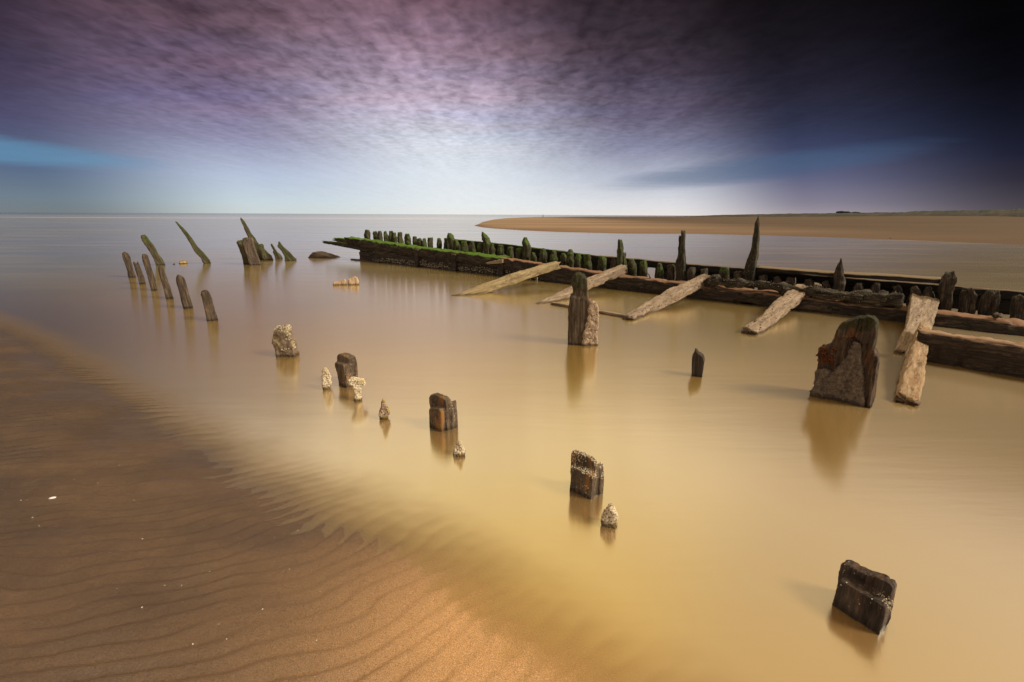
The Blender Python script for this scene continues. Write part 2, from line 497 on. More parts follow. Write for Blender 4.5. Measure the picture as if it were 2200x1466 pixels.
M_post = wood('weathered_post_wood', (.014, .010, .007), (.060, .042, .028), (.19, .13, .085), bump=.9, stain=(.20, .10, .04), stain_amt=.1)
M_postg = wood('mossy_post_wood', (.014, .011, .006), (.065, .047, .028), (.22, .155, .095), algae=.40, algae_col=(.045, .085, .008), bump=.9)
M_pale = wood('bleached_timber', (.045, .030, .020), (.25, .18, .12), (.50, .39, .28), mottle=.35, holes=1.0, bump=1.0)
M_yellow = wood('yellowish_timber', (.06, .042, .020), (.29, .215, .110), (.52, .41, .23), mottle=.15, holes=.5, bump=1.0)
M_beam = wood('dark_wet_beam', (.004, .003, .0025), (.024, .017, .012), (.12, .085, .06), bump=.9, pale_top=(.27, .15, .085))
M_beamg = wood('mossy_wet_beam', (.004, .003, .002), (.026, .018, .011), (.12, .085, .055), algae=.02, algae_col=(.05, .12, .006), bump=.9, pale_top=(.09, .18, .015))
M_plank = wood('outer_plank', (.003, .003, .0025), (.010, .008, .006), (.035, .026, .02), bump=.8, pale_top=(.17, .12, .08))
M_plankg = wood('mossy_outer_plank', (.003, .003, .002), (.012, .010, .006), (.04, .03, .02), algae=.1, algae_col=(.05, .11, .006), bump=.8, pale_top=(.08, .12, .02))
M_rib = wood('wet_rib_wood', (.006, .006, .003), (.034, .028, .014), (.15, .11, .062), algae=.36, algae_col=(.062, .110, .010), bump=.9)
M_ribd = wood('dark_rib_wood', (.005, .004, .003), (.034, .025, .017), (.15, .105, .068), algae=.06, algae_col=(.034, .05, .006), bump=.9)
M_ribt = wood('tall_rib_wood', (.005, .005, .003), (.030, .025, .014), (.13, .10, .055), algae=.20, algae_col=(.04, .065, .008), bump=1.0, speck=.03)
M_stump = wood('dark_stump_wood', (.014, .010, .007), (.092, .062, .040), (.30, .21, .13), mottle=.3, stain=(.26, .12, .035), stain_amt=.25, speck=.06, bump=1.0)
M_stumpn = wood('near_stump_wood', (.012, .009, .007), (.055, .038, .029), (.18, .13, .10), stain=(.10, .045, .02), stain_amt=.12, bump=1.0, speck=.03, scale=1.4)
M_slab = wood('big_stump_wood', (.008, .005, .004), (.050, .032, .021), (.20, .13, .085), mottle=.1, stain=(.13, .05, .020), stain_amt=.35, bump=1.0, fuzz=(.80, .92))
M_slab2 = wood('knobbed_stump_wood', (.016, .011, .007), (.065, .044, .028), (.17, .12, .08), stain=(.14, .07, .025), stain_amt=.2, bump=1.0, fuzz=(.86, .95))
M_face = wood('pitted_grey_face', (.016, .011, .008), (.095, .070, .052), (.24, .18, .135), mottle=.6, stain=(.10, .045, .025), stain_amt=.1, bump=1.0)
M_rope = wood('weedy_log_wood', (.006, .005, .003), (.035, .027, .018), (.17, .13, .09), algae=.05, algae_col=(.05, .04, .012), bump=1.0, scale=.8, speck=.08)

def crust_mat(name, c0, c1, c2, spot=(.50, .36, .05), spot_amt=.0):
    m, T, out = material(name)
    tc = T.n('ShaderNodeTexCoord'); O = tc.outputs['Object']
    n = T.noise(O, 55, 6, .7); n2 = T.noise(O, 14, 4, .6)
    vo = T.n('ShaderNodeTexVoronoi'); T.l(O, vo.inputs['Vector']); vo.inputs['Scale'].default_value = 85
    v = T.m('ADD', T.m('MULTIPLY', n, .6), T.m('MULTIPLY', vo.outputs['Distance'], .55))
    col = T.ramp(v, [(.34, c0), (.5, c1), (.68, c2)])
    if spot_amt:
        col = T.mix(T.mr(n2, .62 - spot_amt * .2, .70 - spot_amt * .2), col, spot)
    geo = T.n('ShaderNodeNewGeometry'); gp = T.n('ShaderNodeSeparateXYZ'); T.l(geo.outputs['Position'], gp.inputs[0])
    wet = T.mr(T.m('ADD', gp.outputs[2], T.m('MULTIPLY', T.m('SUBTRACT', n2, .5), .06)), .015, .04, 1.0, 0.0)
    col = T.mix(wet, col, T.mix(1.0, col, (.22, .18, .14), 'MULTIPLY'))
    bs = T.n('ShaderNodeBsdfPrincipled'); T.l(col, bs.inputs['Base Color']); bs.inputs['Roughness'].default_value = .85
    bp = T.n('ShaderNodeBump'); bp.inputs['Strength'].default_value = .9; bp.inputs['Distance'].default_value = .01
    T.l(v, bp.inputs['Height']); T.l(bp.outputs[0], bs.inputs['Normal']); T.l(bs.outputs[0], out.inputs[0])
    return m
M_crust = crust_mat('pale_shell_crust', (.10, .065, .03), (.42, .31, .18), (.75, .64, .46), spot_amt=.25)
M_crustb = crust_mat('brown_shell_crust', (.04, .025, .015), (.18, .11, .07), (.50, .36, .24), spot=(.42, .30, .05), spot_amt=.6)
M_crustp = crust_mat('sandy_shell_crust', (.05, .033, .02), (.22, .145, .095), (.46, .33, .22))
STONES = ['leftmost dark stone, at the tip end of the far sandbar', 'dark stone just inside the near edge of the sandbar tip', 'dark stone at the near edge of the sandbar above the pointed green ribs', 'small dark stone out on the pale middle of the sandbar', 'dark stone on the brown sand right of the tallest rib spike', 'dark stone high on the sandbar above the thick broken rib at the right', 'largest dark stone, right at the channel edge of the sandbar', 'dark stone at the channel edge above the splintered rib', 'dark stone farthest back on the sandbar, below the dune trees']
M_barn = crust_mat('barnacle_shell', (.30, .24, .14), (.55, .46, .30), (.80, .72, .55))
M_barnd = crust_mat('small_grey_barnacles', (.22, .18, .12), (.42, .35, .25), (.62, .54, .42))
M_rust = crust_mat('rusty_weed', (.012, .004, .002), (.075, .020, .006), (.26, .085, .02))
M_shell, T, out = material('white_shell')
bs = T.n('ShaderNodeBsdfPrincipled'); bs.inputs['Roughness'].default_value = .4
T.l(T.ramp(T.noise(T.n('ShaderNodeTexCoord').outputs['Object'], 60, 3), [(.3, (.55, .5, .42)), (.6, (.85, .83, .78))]), bs.inputs['Base Color']); T.l(bs.outputs[0], out.inputs[0])

# ------------------------------------------------------------ sand
SHORE = np.array([(60, -45), (1.75, -.30), (.14, 1.24), (-.22, 1.55), (-.76, 1.92), (-1.60, 2.42), (-3.0, 3.37), (-6.9, 5.95), (-14, 10.2), (-60, 36)], float)
def shore_d(x, y):
    """signed distance to the shoreline, positive on the beach side"""
    P = np.stack([x, y], -1); best = np.full(x.shape, 1e9); sg = np.zeros(x.shape)
    for a, b in zip(SHORE, SHORE[1:]):
        ab = b - a; tt = np.clip(((P - a) @ ab) / (ab @ ab), 0, 1)
        q = P - (a + tt[..., None] * ab); d = np.hypot(q[..., 0], q[..., 1])
        s = np.sign(ab[0] * (P[..., 1] - a[1]) - ab[1] * (P[..., 0] - a[0]))
        mm = d < best; best = np.where(mm, d, best); sg = np.where(mm, s, sg)
    return best * sg
def bed(x, y):
    s = shore_d(x, y)
    Z0 = np.zeros_like(x)
    flat = lambda X_, Y_, k=0: pn(np.stack([X_.ravel(), Y_.ravel(), np.full(X_.size, 3.3 + k)], 1)).reshape(X_.shape)
    s = s + .06 * flat(x * .8, y * .8) + .04 * flat(x * 3, y * 3, 2)
    base = np.where(s > 0, .030 * s / (1 + .16 * np.abs(s)), .050 * s - .02 * s * s)
    base = np.maximum(base, -.55)
    r = np.hypot(x, y)
    th = np.interp(x, [-6, -3, -1, 0], [R(9), R(13), R(24), R(31)])
    th0 = R(19)
    wx = x + .10 * flat(x * .9, y * .9, 5); wy = y + .24 * flat(x * .8, y * 1.2, 7) + .060 * flat(x * 2.6, y * 3.6, 8) + .012 * flat(x * 8, y * 9, 9)
    # crest lines bend with x: integrate the changing direction
    bend = np.interp(wx, np.linspace(-7, 1, 60), np.concatenate([[0], np.cumsum(np.tan(np.interp(np.linspace(-7, 1, 60)[1:], [-6, -3, -1, 0], [R(6), R(12), R(23), R(30)])) * (8 / 59))]))
    ph = (wy - bend) / .092 * 2 * np.pi
    am = .0042 * np.clip(1.2 + 1.7 * flat(x * 1.5, y * 3.0, 11), .35, 1.9)
    am = am * np.clip((s + .45) / .5, 0, 1) * (1 - .68 * np.exp(-((s + .05) / .38) ** 2)) * np.clip(1.15 - s / 6, .2, 1)
    prof = -(np.sin(ph) + .38 * np.sin(2 * ph) + .17 * np.sin(3 * ph) + .06 * np.sin(4 * ph))
    am = am * (1 + 1.3 * np.clip((r - 2.6) / 2.2, 0, 1))
    rip = am * prof
    rip = rip + .0022 * flat(x * 9, y * 16, 13) + .004 * flat(x * 1.4, y * 2.6, 15) * np.clip(s + .8, 0, 1)
    fade = np.clip((12 - r) / 5, 0, 1)
    return base + rip * fade
def ax(*segs):
    o = []
    for a, b, n in segs:
        o.append(np.linspace(a, b, n, endpoint=False))
    o.append([segs[-1][1]]); return np.concatenate(o)
xs = ax((-400, -60, 6), (-60, -12, 16), (-12, -7, 40), (-7, -3.2, 200), (-3.2, .5, 330), (.5, 3, 30), (3, 60, 12), (60, 400, 4))
ys = ax((-300, -30, 6), (-30, -2, 12), (-2, .9, 20), (.9, 2.6, 190), (2.6, 4.4, 130), (4.4, 7.5, 120), (7.5, 14, 40), (14, 60, 14), (60, 200, 4))
GX, GY = np.meshgrid(xs, ys)
GZ = bed(GX, GY)
nx, ny = len(xs), len(ys)
ii = (np.arange(ny - 1)[:, None] * nx + np.arange(nx - 1)[None]).ravel()
gf = np.stack([ii, ii + 1, ii + 1 + nx, ii + nx], 1)

m, T, out = material('beach_sand')
geo = T.n('ShaderNodeNewGeometry'); Pg = geo.outputs['Position']
fine = T.noise(Pg, 300, 4, .85); mid_ = T.noise(Pg, 34, 5, .6); big = T.noise(T.mp(Pg, (.6, 1.5, 1), (0, 0, R(20))), 2.2, 4, .55)
at = T.n('ShaderNodeAttribute', attribute_name='light_pool')
light_pool = T.m('ADD', at.outputs['Fac'], T.m('MULTIPLY', T.m('SUBTRACT', big, .5), .35), clamp=True)
c = T.mix(light_pool, (.072, .044, .029), (.52, .30, .13))
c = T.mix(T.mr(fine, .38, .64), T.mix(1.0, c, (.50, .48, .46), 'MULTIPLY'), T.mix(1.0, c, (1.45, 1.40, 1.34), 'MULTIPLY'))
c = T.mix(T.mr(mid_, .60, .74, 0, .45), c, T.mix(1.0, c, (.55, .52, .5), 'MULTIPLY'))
vo = T.n('ShaderNodeTexVoronoi'); T.l(Pg, vo.inputs['Vector']); vo.inputs['Scale'].default_value = 42
sepc = T.n('ShaderNodeSeparateColor'); T.l(vo.outputs['Color'], sepc.inputs[0])
sp = T.m('MULTIPLY', T.mr(vo.outputs['Distance'], .05, .085, 1, 0), T.mr(sepc.outputs[0], .93, .95))
c = T.mix(sp, c, (.75, .68, .56))
bs = T.n('ShaderNodeBsdfPrincipled'); T.l(c, bs.inputs['Base Color'])
T.l(T.mr(light_pool, 0, 1, .34, .85, False), bs.inputs['Roughness']); bs.inputs['Specular IOR Level'].default_value = .6
bp = T.n('ShaderNodeBump'); bp.inputs['Strength'].default_value = .8; bp.inputs['Distance'].default_value = .006
T.l(T.m('ADD', T.m('MULTIPLY', fine, .5), mid_), bp.inputs['Height']); T.l(bp.outputs[0], bs.inputs['Normal']); T.l(bs.outputs[0], out.inputs[0])
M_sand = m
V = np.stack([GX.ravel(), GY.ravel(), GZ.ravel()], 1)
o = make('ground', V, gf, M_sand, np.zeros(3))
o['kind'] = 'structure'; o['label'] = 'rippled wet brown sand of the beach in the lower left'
# light falloff painted into the sand colour: bright by the camera's shore, dark beyond
light_pool_v = np.exp(-(((V[:, 0] - .1) / .78) ** 2 + ((V[:, 1] - 1.45) / .55) ** 2)) * 1.1 + .08 * np.clip(1 - (np.hypot(V[:, 0], V[:, 1]) - 2) / 3, 0, 1)
at_ = o.data.attributes.new('light_pool', 'FLOAT', 'POINT'); at_.data.foreach_set('value', light_pool_v.astype(np.float32))

# ------------------------------------------------------------ water
xs2 = ax((-6000, -200, 8), (-200, -12, 16), (-12, -7, 30), (-7, -3.2, 110), (-3.2, .8, 190), (.8, 8, 24), (8, 200, 14), (200, 6000, 8))
ys2 = ax((-60, -2, 10), (-2, .9, 14), (.9, 2.6, 100), (2.6, 4.4, 80), (4.4, 7.5, 70), (7.5, 14, 30), (14, 60, 14), (60, 400, 8), (400, 9000, 8))
WX, WY = np.meshgrid(xs2, ys2)
dep = -bed(WX, WY)
nx2, ny2 = len(xs2), len(ys2)
ii = (np.arange(ny2 - 1)[:, None] * nx2 + np.arange(nx2 - 1)[None]).ravel()
wf = np.stack([ii, ii + 1, ii + 1 + nx2, ii + nx2], 1)
m, T, out = material('silty_water')
geo = T.n('ShaderNodeNewGeometry'); Pg = geo.outputs['Position']
sp_ = T.n('ShaderNodeSeparateXYZ'); T.l(Pg, sp_.inputs[0])
at = T.n('ShaderNodeAttribute', attribute_name='depth')
wd = at.outputs['Fac']
alpha = T.m('SUBTRACT', 1.0, T.m('POWER', 2.718, T.m('MULTIPLY', T.m('MAXIMUM', wd, 0.0), -85.0)))
dist = T.m('MAXIMUM', sp_.outputs[1], .5)
lg = T.m('LOGARITHM', dist, 10.0)
lc = T.n('ShaderNodeCombineXYZ'); T.l(T.m('DIVIDE', sp_.outputs[0], T.m('ADD', dist, 6.0)), lc.inputs[0]); T.l(T.m('MULTIPLY', lg, 9.0), lc.inputs[1])
streak = T.noise(T.mp(lc.outputs[0], (1.3, 2.2, 1)), 2.4, 6, .62, .2)
# silt colour: thick golden silt near, thinner grey-green further out
silt = T.ramp(T.mr(lg, .3, 2.6, 0, 1, False), [(0, (.38, .20, .030)), (.18, (.36, .215, .042)), (.30, (.35, .235, .06)), (.44, (.31, .225, .10)), (.68, (.34, .31, .27)), (.93, (.36, .32, .28)), (1.0, (.10, .17, .15))])
plume = T.noise(T.mp(Pg, (.35, .5, 1), (0, 0, R(-35))), .8, 3, .5, .6)
silt = T.mix(T.mr(plume, .35, .7, 0, .6), silt, T.mix(1.0, silt, (.78, .80, .62), 'MULTIPLY'))
silt = T.mix(T.mr(wd, .0, .20, .9, 0), silt, T.ramp(lg, [(.12, (.36, .20, .070)), (.30, (.27, .165, .075)), (.55, (.20, .138, .085))]))  # shallows: light falloff painted in, golden by the camera and browner away
silt = T.mix(T.m('MULTIPLY', T.mr(streak, .5, .72), T.mr(lg, .7, 1.5, 0, .5)), silt, (.42, .36, .30))
# a thin line of surf far out
surf = T.m('MULTIPLY', T.mr(T.m('ABSOLUTE', T.m('SUBTRACT', dist, T.m('ADD', 175.0, T.m('MULTIPLY', sp_.outputs[0], .12)))), 4, 26, 1, 0), T.mr(sp_.outputs[0], -60, 40, 1, 0))
silt = T.mix(T.m('MULTIPLY', surf, .85), silt, (.80, .62, .52))
dif = T.n('ShaderNodeBsdfDiffuse'); T.l(silt, dif.inputs[0])
tr = T.n('ShaderNodeBsdfTransparent')
body = T.n('ShaderNodeMixShader'); T.l(alpha, body.inputs[0]); T.l(tr.outputs[0], body.inputs[1]); T.l(dif.outputs[0], body.inputs[2])
gl = T.n('ShaderNodeBsdfAnisotropic'); gl.distribution = 'GGX'
T.l(T.ramp(T.m('MULTIPLY', lg, .4), [(.40, (1, .935, .775)), (.56, (1, 1, 1))]), gl.inputs['Color']); T.l(T.ramp(T.m('MULTIPLY', lg, .4), [(.10, (.165,) * 3), (.27, (.20,) * 3), (.37, (.165,) * 3), (.46, (.135,) * 3), (.62, (.12,) * 3)]), gl.inputs['Roughness'])
gl.inputs['Anisotropy'].default_value = .5
tg_ = T.n('ShaderNodeCombineXYZ'); tg_.inputs[0].default_value = 1.0; T.l(tg_.outputs[0], gl.inputs['Tangent'])
bp = T.n('ShaderNodeBump'); bp.inputs['Strength'].default_value = .03; bp.inputs['Distance'].default_value = .05
T.l(T.noise(T.mp(Pg, (.5, 3.0, 1)), 1.2, 4, .6), bp.inputs['Height']); T.l(bp.outputs[0], gl.inputs['Normal'])
fr = T.n('ShaderNodeFresnel'); fr.inputs['IOR'].default_value = 1.33
fac = T.m('ADD', .48, T.m('MULTIPLY', T.m('POWER', fr.outputs[0], .6), .60), clamp=True)
fac = T.m('MULTIPLY', T.m('MINIMUM', fac, .80), T.mr(wd, -.002, .035, .12, 1.0))
fac = T.m('MULTIPLY', fac, T.m('SUBTRACT', 1.0, T.m('MULTIPLY', T.m('MULTIPLY', T.mr(streak, .42, .62), T.mr(lg, .8, 1.5)), .17)))
fin = T.n('ShaderNodeMixShader'); T.l(fac, fin.inputs[0]); T.l(body.outputs[0], fin.inputs[1]); T.l(gl.outputs[0], fin.inputs[2])
T.l(fin.outputs[0], out.inputs[0])
M_water = m
V = np.stack([WX.ravel(), WY.ravel(), np.zeros(WX.size)], 1)
o = make('water', V, wf, M_water, np.zeros(3)); o['kind'] = 'structure'; o['label'] = 'smooth silty golden brown water'
at_ = o.data.attributes.new('depth', 'FLOAT', 'POINT'); at_.data.foreach_set('value', dep.ravel().astype(np.float32))

# ------------------------------------------------------------ sandbar and dunes
near = [(1018, 485.3), (1040, 489.5), (1060, 491.5), (1130, 496), (1200, 499), (1340, 502.5), (1500, 503), (1700, 508), (1900, 515), (2000, 518.5), (2200, 527.5), (2600, 545)]
farl = [(1018, 484.7), (1060, 473.5), (1090, 470), (1150, 467.2), (1250, 466.2), (1400, 465.6), (1500, 465.4)]
colx = np.concatenate([np.linspace(1018, 1100, 30), np.linspace(1106, 1500, 60), np.linspace(1510, 2600, 150)])
NR = 60
V = []
rr_ = np.random.RandomState(3)
for px in colx:
    yn = np.interp(px, [a for a, _ in near], [b for _, b in near])
    pnr = onz(px, yn)
    d = np.array([pnr[0], pnr[1]]); r0 = np.hypot(*d); d = d / r0
    if px < 1500:
        yf = np.interp(px, [a for a, _ in farl], [b for _, b in farl]); pf = onz(px, yf); rf = min(np.hypot(pf[0], pf[1]), 900)
    else:
        rf = 900
    rf = max(rf, r0 + .3)
    for k in range(NR):
        f = k / (NR - 1)
        r = r0 * (rf / r0) ** f
        e0 = (r - r0) / 18; e1 = (rf - r) / (rf * .12)
        z = .38 * np.clip(e0, 0, 1) ** .7 * np.clip(e1 if px < 1500 else 1, 0, 1) - .015
        if px > 1450: z += 1.5 * np.clip((px - 1450) / 500, 0, 1) * np.clip((r - r0 - 30) / 170, 0, 1) ** 1.3
        V.append((d[0] * r, d[1] * r, z))
V = np.array(V)
V[:, 2] += .03 * pn(V * [.12, .3, 1]) * np.clip(V[:, 2] * 6, 0, 1)
nc = len(colx)
ii = (np.arange(nc - 1)[:, None] * NR + np.arange(NR - 1)[None]).ravel()
bf = np.stack([ii, ii + NR, ii + NR + 1, ii + 1], 1)
m, T, out = material('sandbar_sand')
Pg = T.n('ShaderNodeNewGeometry').outputs['Position']
a = T.noise(T.mp(Pg, (.015, .10, 1), (0, 0, R(-10))), 1, 6, .65); b = T.noise(Pg, 1.4, 4, .6)
sz = T.n('ShaderNodeSeparateXYZ'); T.l(Pg, sz.inputs[0])
c = T.ramp(a, [(.3, (.17, .115, .075)), (.5, (.29, .195, .120)), (.7, (.38, .26, .16))])
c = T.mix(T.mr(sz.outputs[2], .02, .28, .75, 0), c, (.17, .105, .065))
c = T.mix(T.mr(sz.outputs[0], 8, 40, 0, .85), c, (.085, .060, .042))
c = T.mix(T.mr(b, .62, .75, 0, .4), c, (.12, .08, .05))
bs = T.n('ShaderNodeBsdfPrincipled'); T.l(c, bs.inputs['Base Color']); bs.inputs['Roughness'].default_value = .9
bs.inputs['Specular IOR Level'].default_value = .1
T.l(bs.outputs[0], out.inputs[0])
o = make('sandbar_terrain', V, bf, m, np.array([20, 50, 0.])); o['kind'] = 'structure'; o['label'] = 'flat orange brown sandbar beyond the wreck'

dtop = [(1450, 466.0), (1500, 464.0), (1535, 462.3), (1570, 461.4), (1640, 460.2), (1700, 459.0), (1760, 458.6), (1850, 457.0), (1940, 456), (1960, 453.5), (2010, 452.8), (2060, 452.3), (2110, 451.2), (2160, 449.8), (2200, 448.6), (2600, 440)]
colx = np.linspace(1450, 2600, 420); NR = 16
V = []
for i, px in enumerate(colx):
    r0 = np.interp(px, [1450, 1700, 2200, 2600], [520, 380, 210, 150])
    q = onz(px, 480); d = q[:2] / np.hypot(q[0], q[1])
    ty = np.interp(px, [a for a, _ in dtop], [b for _, b in dtop])
    rd = ray(px, ty); hr = np.hypot(rd[0], rd[1]); zt = H + rd[2] / hr * (r0 + 25)
    zb = 1.6 if px > 1600 else .9
    jag = .45 * pn(np.array([[px * .06, 0, 1.]]))[0] + .3 * pn(np.array([[px * .17, 3, 1.]]))[0]
    for k in range(NR):
        f = k / (NR - 1); r = r0 + 60 * f
        sh = np.sin(min(f * 1.25, 1) * math.pi / 2) if f < .45 else 1 - .6 * (f - .45)
        hh_ = (zt - zb) * sh * (1 + jag * .18) + .2 * pn(np.array([[px * .09, f * 7, 5.]]))[0] * sh
        V.append((d[0] * r, d[1] * r, zb - .8 + hh_ + .8 * min(1, f * 6)))
V = np.array(V); nc = len(colx)
ii = (np.arange(nc - 1)[:, None] * NR + np.arange(NR - 1)[None]).ravel()
df = np.stack([ii, ii + NR, ii + NR + 1, ii + 1], 1)
m, T, out = material('dune_grass_land')
Pg = T.n('ShaderNodeNewGeometry').outputs['Position']
a = T.noise(T.mp(Pg, (.07, .07, .5)), 1, 6, .7)
c = T.ramp(a, [(.35, (.010, .011, .006)), (.48, (.030, .026, .014)), (.58, (.045, .040, .020)), (.70, (.09, .065, .042))])
bs = T.n('ShaderNodeBsdfPrincipled'); T.l(c, bs.inputs['Base Color']); bs.inputs['Roughness'].default_value = .95
T.l(bs.outputs[0], out.inputs[0])
o = make('hills', V, df, m, np.array([200, 250, 0.])); o['kind'] = 'structure'; o['label'] = 'low grassy dunes along the far right shore'

# small dark trees on the far dunes
m, T, out = material('far_tree_leaves')
bs = T.n('ShaderNodeBsdfPrincipled'); T.l(T.ramp(T.noise(T.n('ShaderNodeTexCoord').outputs['Object'], 1.2, 3), [(.3, (.012, .022, .030)), (.7, (.045, .062, .065))]), bs.inputs['Base Color']); bs.inputs['Roughness'].default_value = .9
T.l(bs.outputs[0], out.inputs[0]); M_leaf = m
m, T, out = material('far_tree_bark')
bs = T.n('ShaderNodeBsdfPrincipled'); T.l(T.ramp(T.noise(T.n('ShaderNodeTexCoord').outputs['Object'], 3, 3), [(.3, (.02, .016, .012)), (.7, (.06, .05, .04))]), bs.inputs['Base Color']); T.l(bs.outputs[0], out.inputs[0]); M_bark = m
def far_tree(px, ytop, ybase, wpx, r, label, seed):
    q = onz(px, 480); d = q[:2] / np.hypot(q[0], q[1])
    def zat(y):
        rd = ray(px, y); return H + rd[2] / np.hypot(rd[0], rd[1]) * r
    z0, z1 = zat(ybase), zat(ytop); s = r / F * 1.02 * wpx
    e = bpy.data.objects.new('far_tree', None); C.objects.link(e); e.location = (d[0] * r, d[1] * r, z0 - 1)
    tag(e, label, 'tree', 'trees on the far dunes')
    base = np.array([d[0] * r, d[1] * r, z0 - 1.0])
    loft('trunk', [base, base + [0.1, 0, (z1 - z0) * .5 + 1]], [.35, .15], [.35, .15], M_bark, up=(0, 1, 0), parent=e, ns=2, nseg=5)
    rr = np.random.RandomState(seed); vs = []; fs = []
    side = np.array([d[1], -d[0], 0.0])
    for i in range(900):
        c_ = rr.normal(size=3); c_ /= np.linalg.norm(c_); c_ *= rr.rand() ** .4
        lump = 1 + .35 * pn(np.array([c_ * 2 + seed]))[0]
        p = base + [0, 0, 1 + (z1 - z0) * .55] + side * c_[0] * s * .5 * lump + np.array([d[0], d[1], 0]) * c_[1] * s * .4 + np.array([0, 0, 1]) * c_[2] * (z1 - z0) * .45 * lump
        a_ = rr.normal(size=3) * .22; b_ = rr.normal(size=3) * .22
        k = len(vs); vs += [p - a_, p + b_, p + a_, p - b_]; fs.append([k, k + 1, k + 2, k + 3])
    make('crown', np.array(vs), fs, M_leaf, base, (0, 0, 1), e, smooth=False)
far_tree(1802, 454.5, 459.5, 13, 380, 'widest dark bluish tree on the dune skyline right of the tall spike post', 1)
far_tree(1812, 455.5, 459.5, 12, 385, 'dark bluish tree touching the right side of the widest one on the dunes', 2)
far_tree(1833, 456.5, 459.5, 12, 380, 'small low dark tree standing alone right of the tree pair on the dunes', 3)

# marker post and dark stones on the sandbar
p = onz(1166.5, 467.5, .3)
b_ = mpp(p)
o, _ = loft('marker_post', [p, p + [0, 0, 6 * b_]], [b_ * .55] * 2, [b_ * .5] * 2, M_post, up=(0, 1, 0), ns=2, nseg=6, amp=.02)
tag(o, 'thin distant marker post on the far edge of the sandbar', 'post')
for i, (px, py, sz_) in enumerate([(1091.5, 484.5, 1.1), (1105, 490.5, .9), (1265, 501.5, .9), (1340, 489.5, .8), (1826, 494, 1.3), (1994, 494, 1.1), (1913, 512.5, 1.6), (1809, 509.8, 1.0), (1858, 483, 1.1)]):
    p = onz(px, py, .12); k = mpp(p) * sz_
    rr = np.random.RandomState(i + 40)
    vs, fs = voxel([prism([p + k * np.array([math.cos(a) * (1 + .3 * rr.rand()), 0, math.sin(a) * .55 + .25]) for a in np.linspace(0, 2 * math.pi, 9)[:-1]],
                          [p + k * np.array([math.cos(a) * (1 + .3 * rr.rand()), .9, math.sin(a) * .5 + .25]) for a in np.linspace(0, 2 * math.pi, 9)[:-1]])], k * .16)
    o = make('dark_stone', vs, fs, M_beam, p)
    tag(o, STONES[i], 'stone', 'stones scattered on the sandbar')

# ------------------------------------------------------------ left group of posts
GP = 'leaning posts in the water on the left'
POST = dict(vox=.014, amp=.007, mat=M_post)
def post(L, Rr, outline, depth, label, mat=M_post, group=GP, vox=.014, amp=.007, seed=1, name='wooden_post', **k):
    return slab(name, L, Rr, [(outline, 0, depth)], mat, amp=amp, vox=vox, seed=seed, label=label, group=group, face=True, **k)
post((276, 597), (293, 597), [(276, 597), (273, 580), (268, 566), (263.5, 552), (263, 545), (268, 541.5), (275, 545), (279, 552), (281, 562), (287, 580), (293, 597)], .20, 'leftmost weathered brown post with a hole in its rounded top', seed=1)
post((300, 611), (314, 611), [(300, 611), (296, 596), (290, 576), (286.5, 564), (289, 563), (292, 569), (294, 570.5), (295, 562), (298, 566), (301, 574), (308, 592), (314, 611)], .15, 'short thin post with a forked top second from the left', seed=2)
post((325, 625), (340, 625), [(325, 625), (320, 605), (312, 578), (305, 555), (305.5, 548), (311, 546.5), (317, 550), (320, 560), (327, 582), (334, 605), (340, 625)], .16, 'slim rounded brown post third from the left, before the mossy leaning post', seed=3)
post((357, 643), (374, 641), [(357, 643), (353, 625), (346, 602), (341, 585), (340, 575), (344, 571.5), (350, 576), (355, 588), (362, 610), (369, 628), (374, 641)], .16, 'slim brown post with a pointed top between the rounded and the thick hollowed one', seed=4)
post((395, 664), (416, 662.5), [(395, 664), (390, 645), (384, 622), (379, 604), (379, 597), (382, 590.5), (386, 593), (393, 595), (397, 600), (401, 615), (408, 640), (416, 662.5)], .18, 'thick brown post with a small pointed knob on its left top corner', seed=5)
o, V, N = post((445, 691), (470, 688.5), [(445, 691), (440, 668), (435, 648), (431.5, 634), (433, 629), (441, 625), (447, 627), (452, 634), (457, 650), (463, 670), (470, 688.5)], .18, 'nearest and broadest of the left posts with a hollowed crack down its face', seed=6, vox=.011)
post((337.5, 570.5), (357, 569), [(337.5, 570.5), (330, 556), (318, 536), (306, 519), (302, 509), (304, 506), (311, 505), (316, 509), (324, 520), (332, 531), (338, 543), (348, 557), (357, 569)], .22, 'long post leaning left with a green moss band below its pale top', mat=M_postg, seed=7, vox=.018, amp=.010)
post((440, 566.5), (456, 565.5), [(440, 566.5), (430, 553), (418, 541), (409, 524), (398, 508), (388, 493), (378, 479), (376, 475.5), (379, 476.5), (387, 484), (399, 497), (411, 511), (424, 530), (434, 540), (447, 555), (456, 565.5)], .20, 'long sharp mossy spike leaning far left, standing alone', mat=M_postg, seed=8, vox=.018, amp=.012)
GC = 'mossy timber cluster left of the wreck'
slab('thick_post', (524, 569), (540, 570), [([(524, 569), (519, 548), (513, 532), (508, 521), (511, 518), (522, 516.5), (532, 530), (545, 569)], .12, .36)], M_postg, amp=.010, vox=.02, seed=9, label='thick mossy post behind the left edge of the big brown one', cat='post', group=GC, face=True)
slab('thick_post', (537.5, 570.5), (561.5, 569), [([(537.5, 570.5), (531, 552), (524, 532), (520.5, 517), (521, 513.5), (528, 511), (541, 510.5), (544, 514), (546, 526), (554, 548), (561.5, 569)], 0, .26)], wood('brown_post_moss_band', (.02, .014, .010), (.085, .060, .044), (.20, .14, .10), algae=.14, algae_col=(.035, .06, .008), bump=.9), amp=.009, vox=.018, seed=10, label='big broad brown post with moss near its top', cat='post', group=GC, face=True)
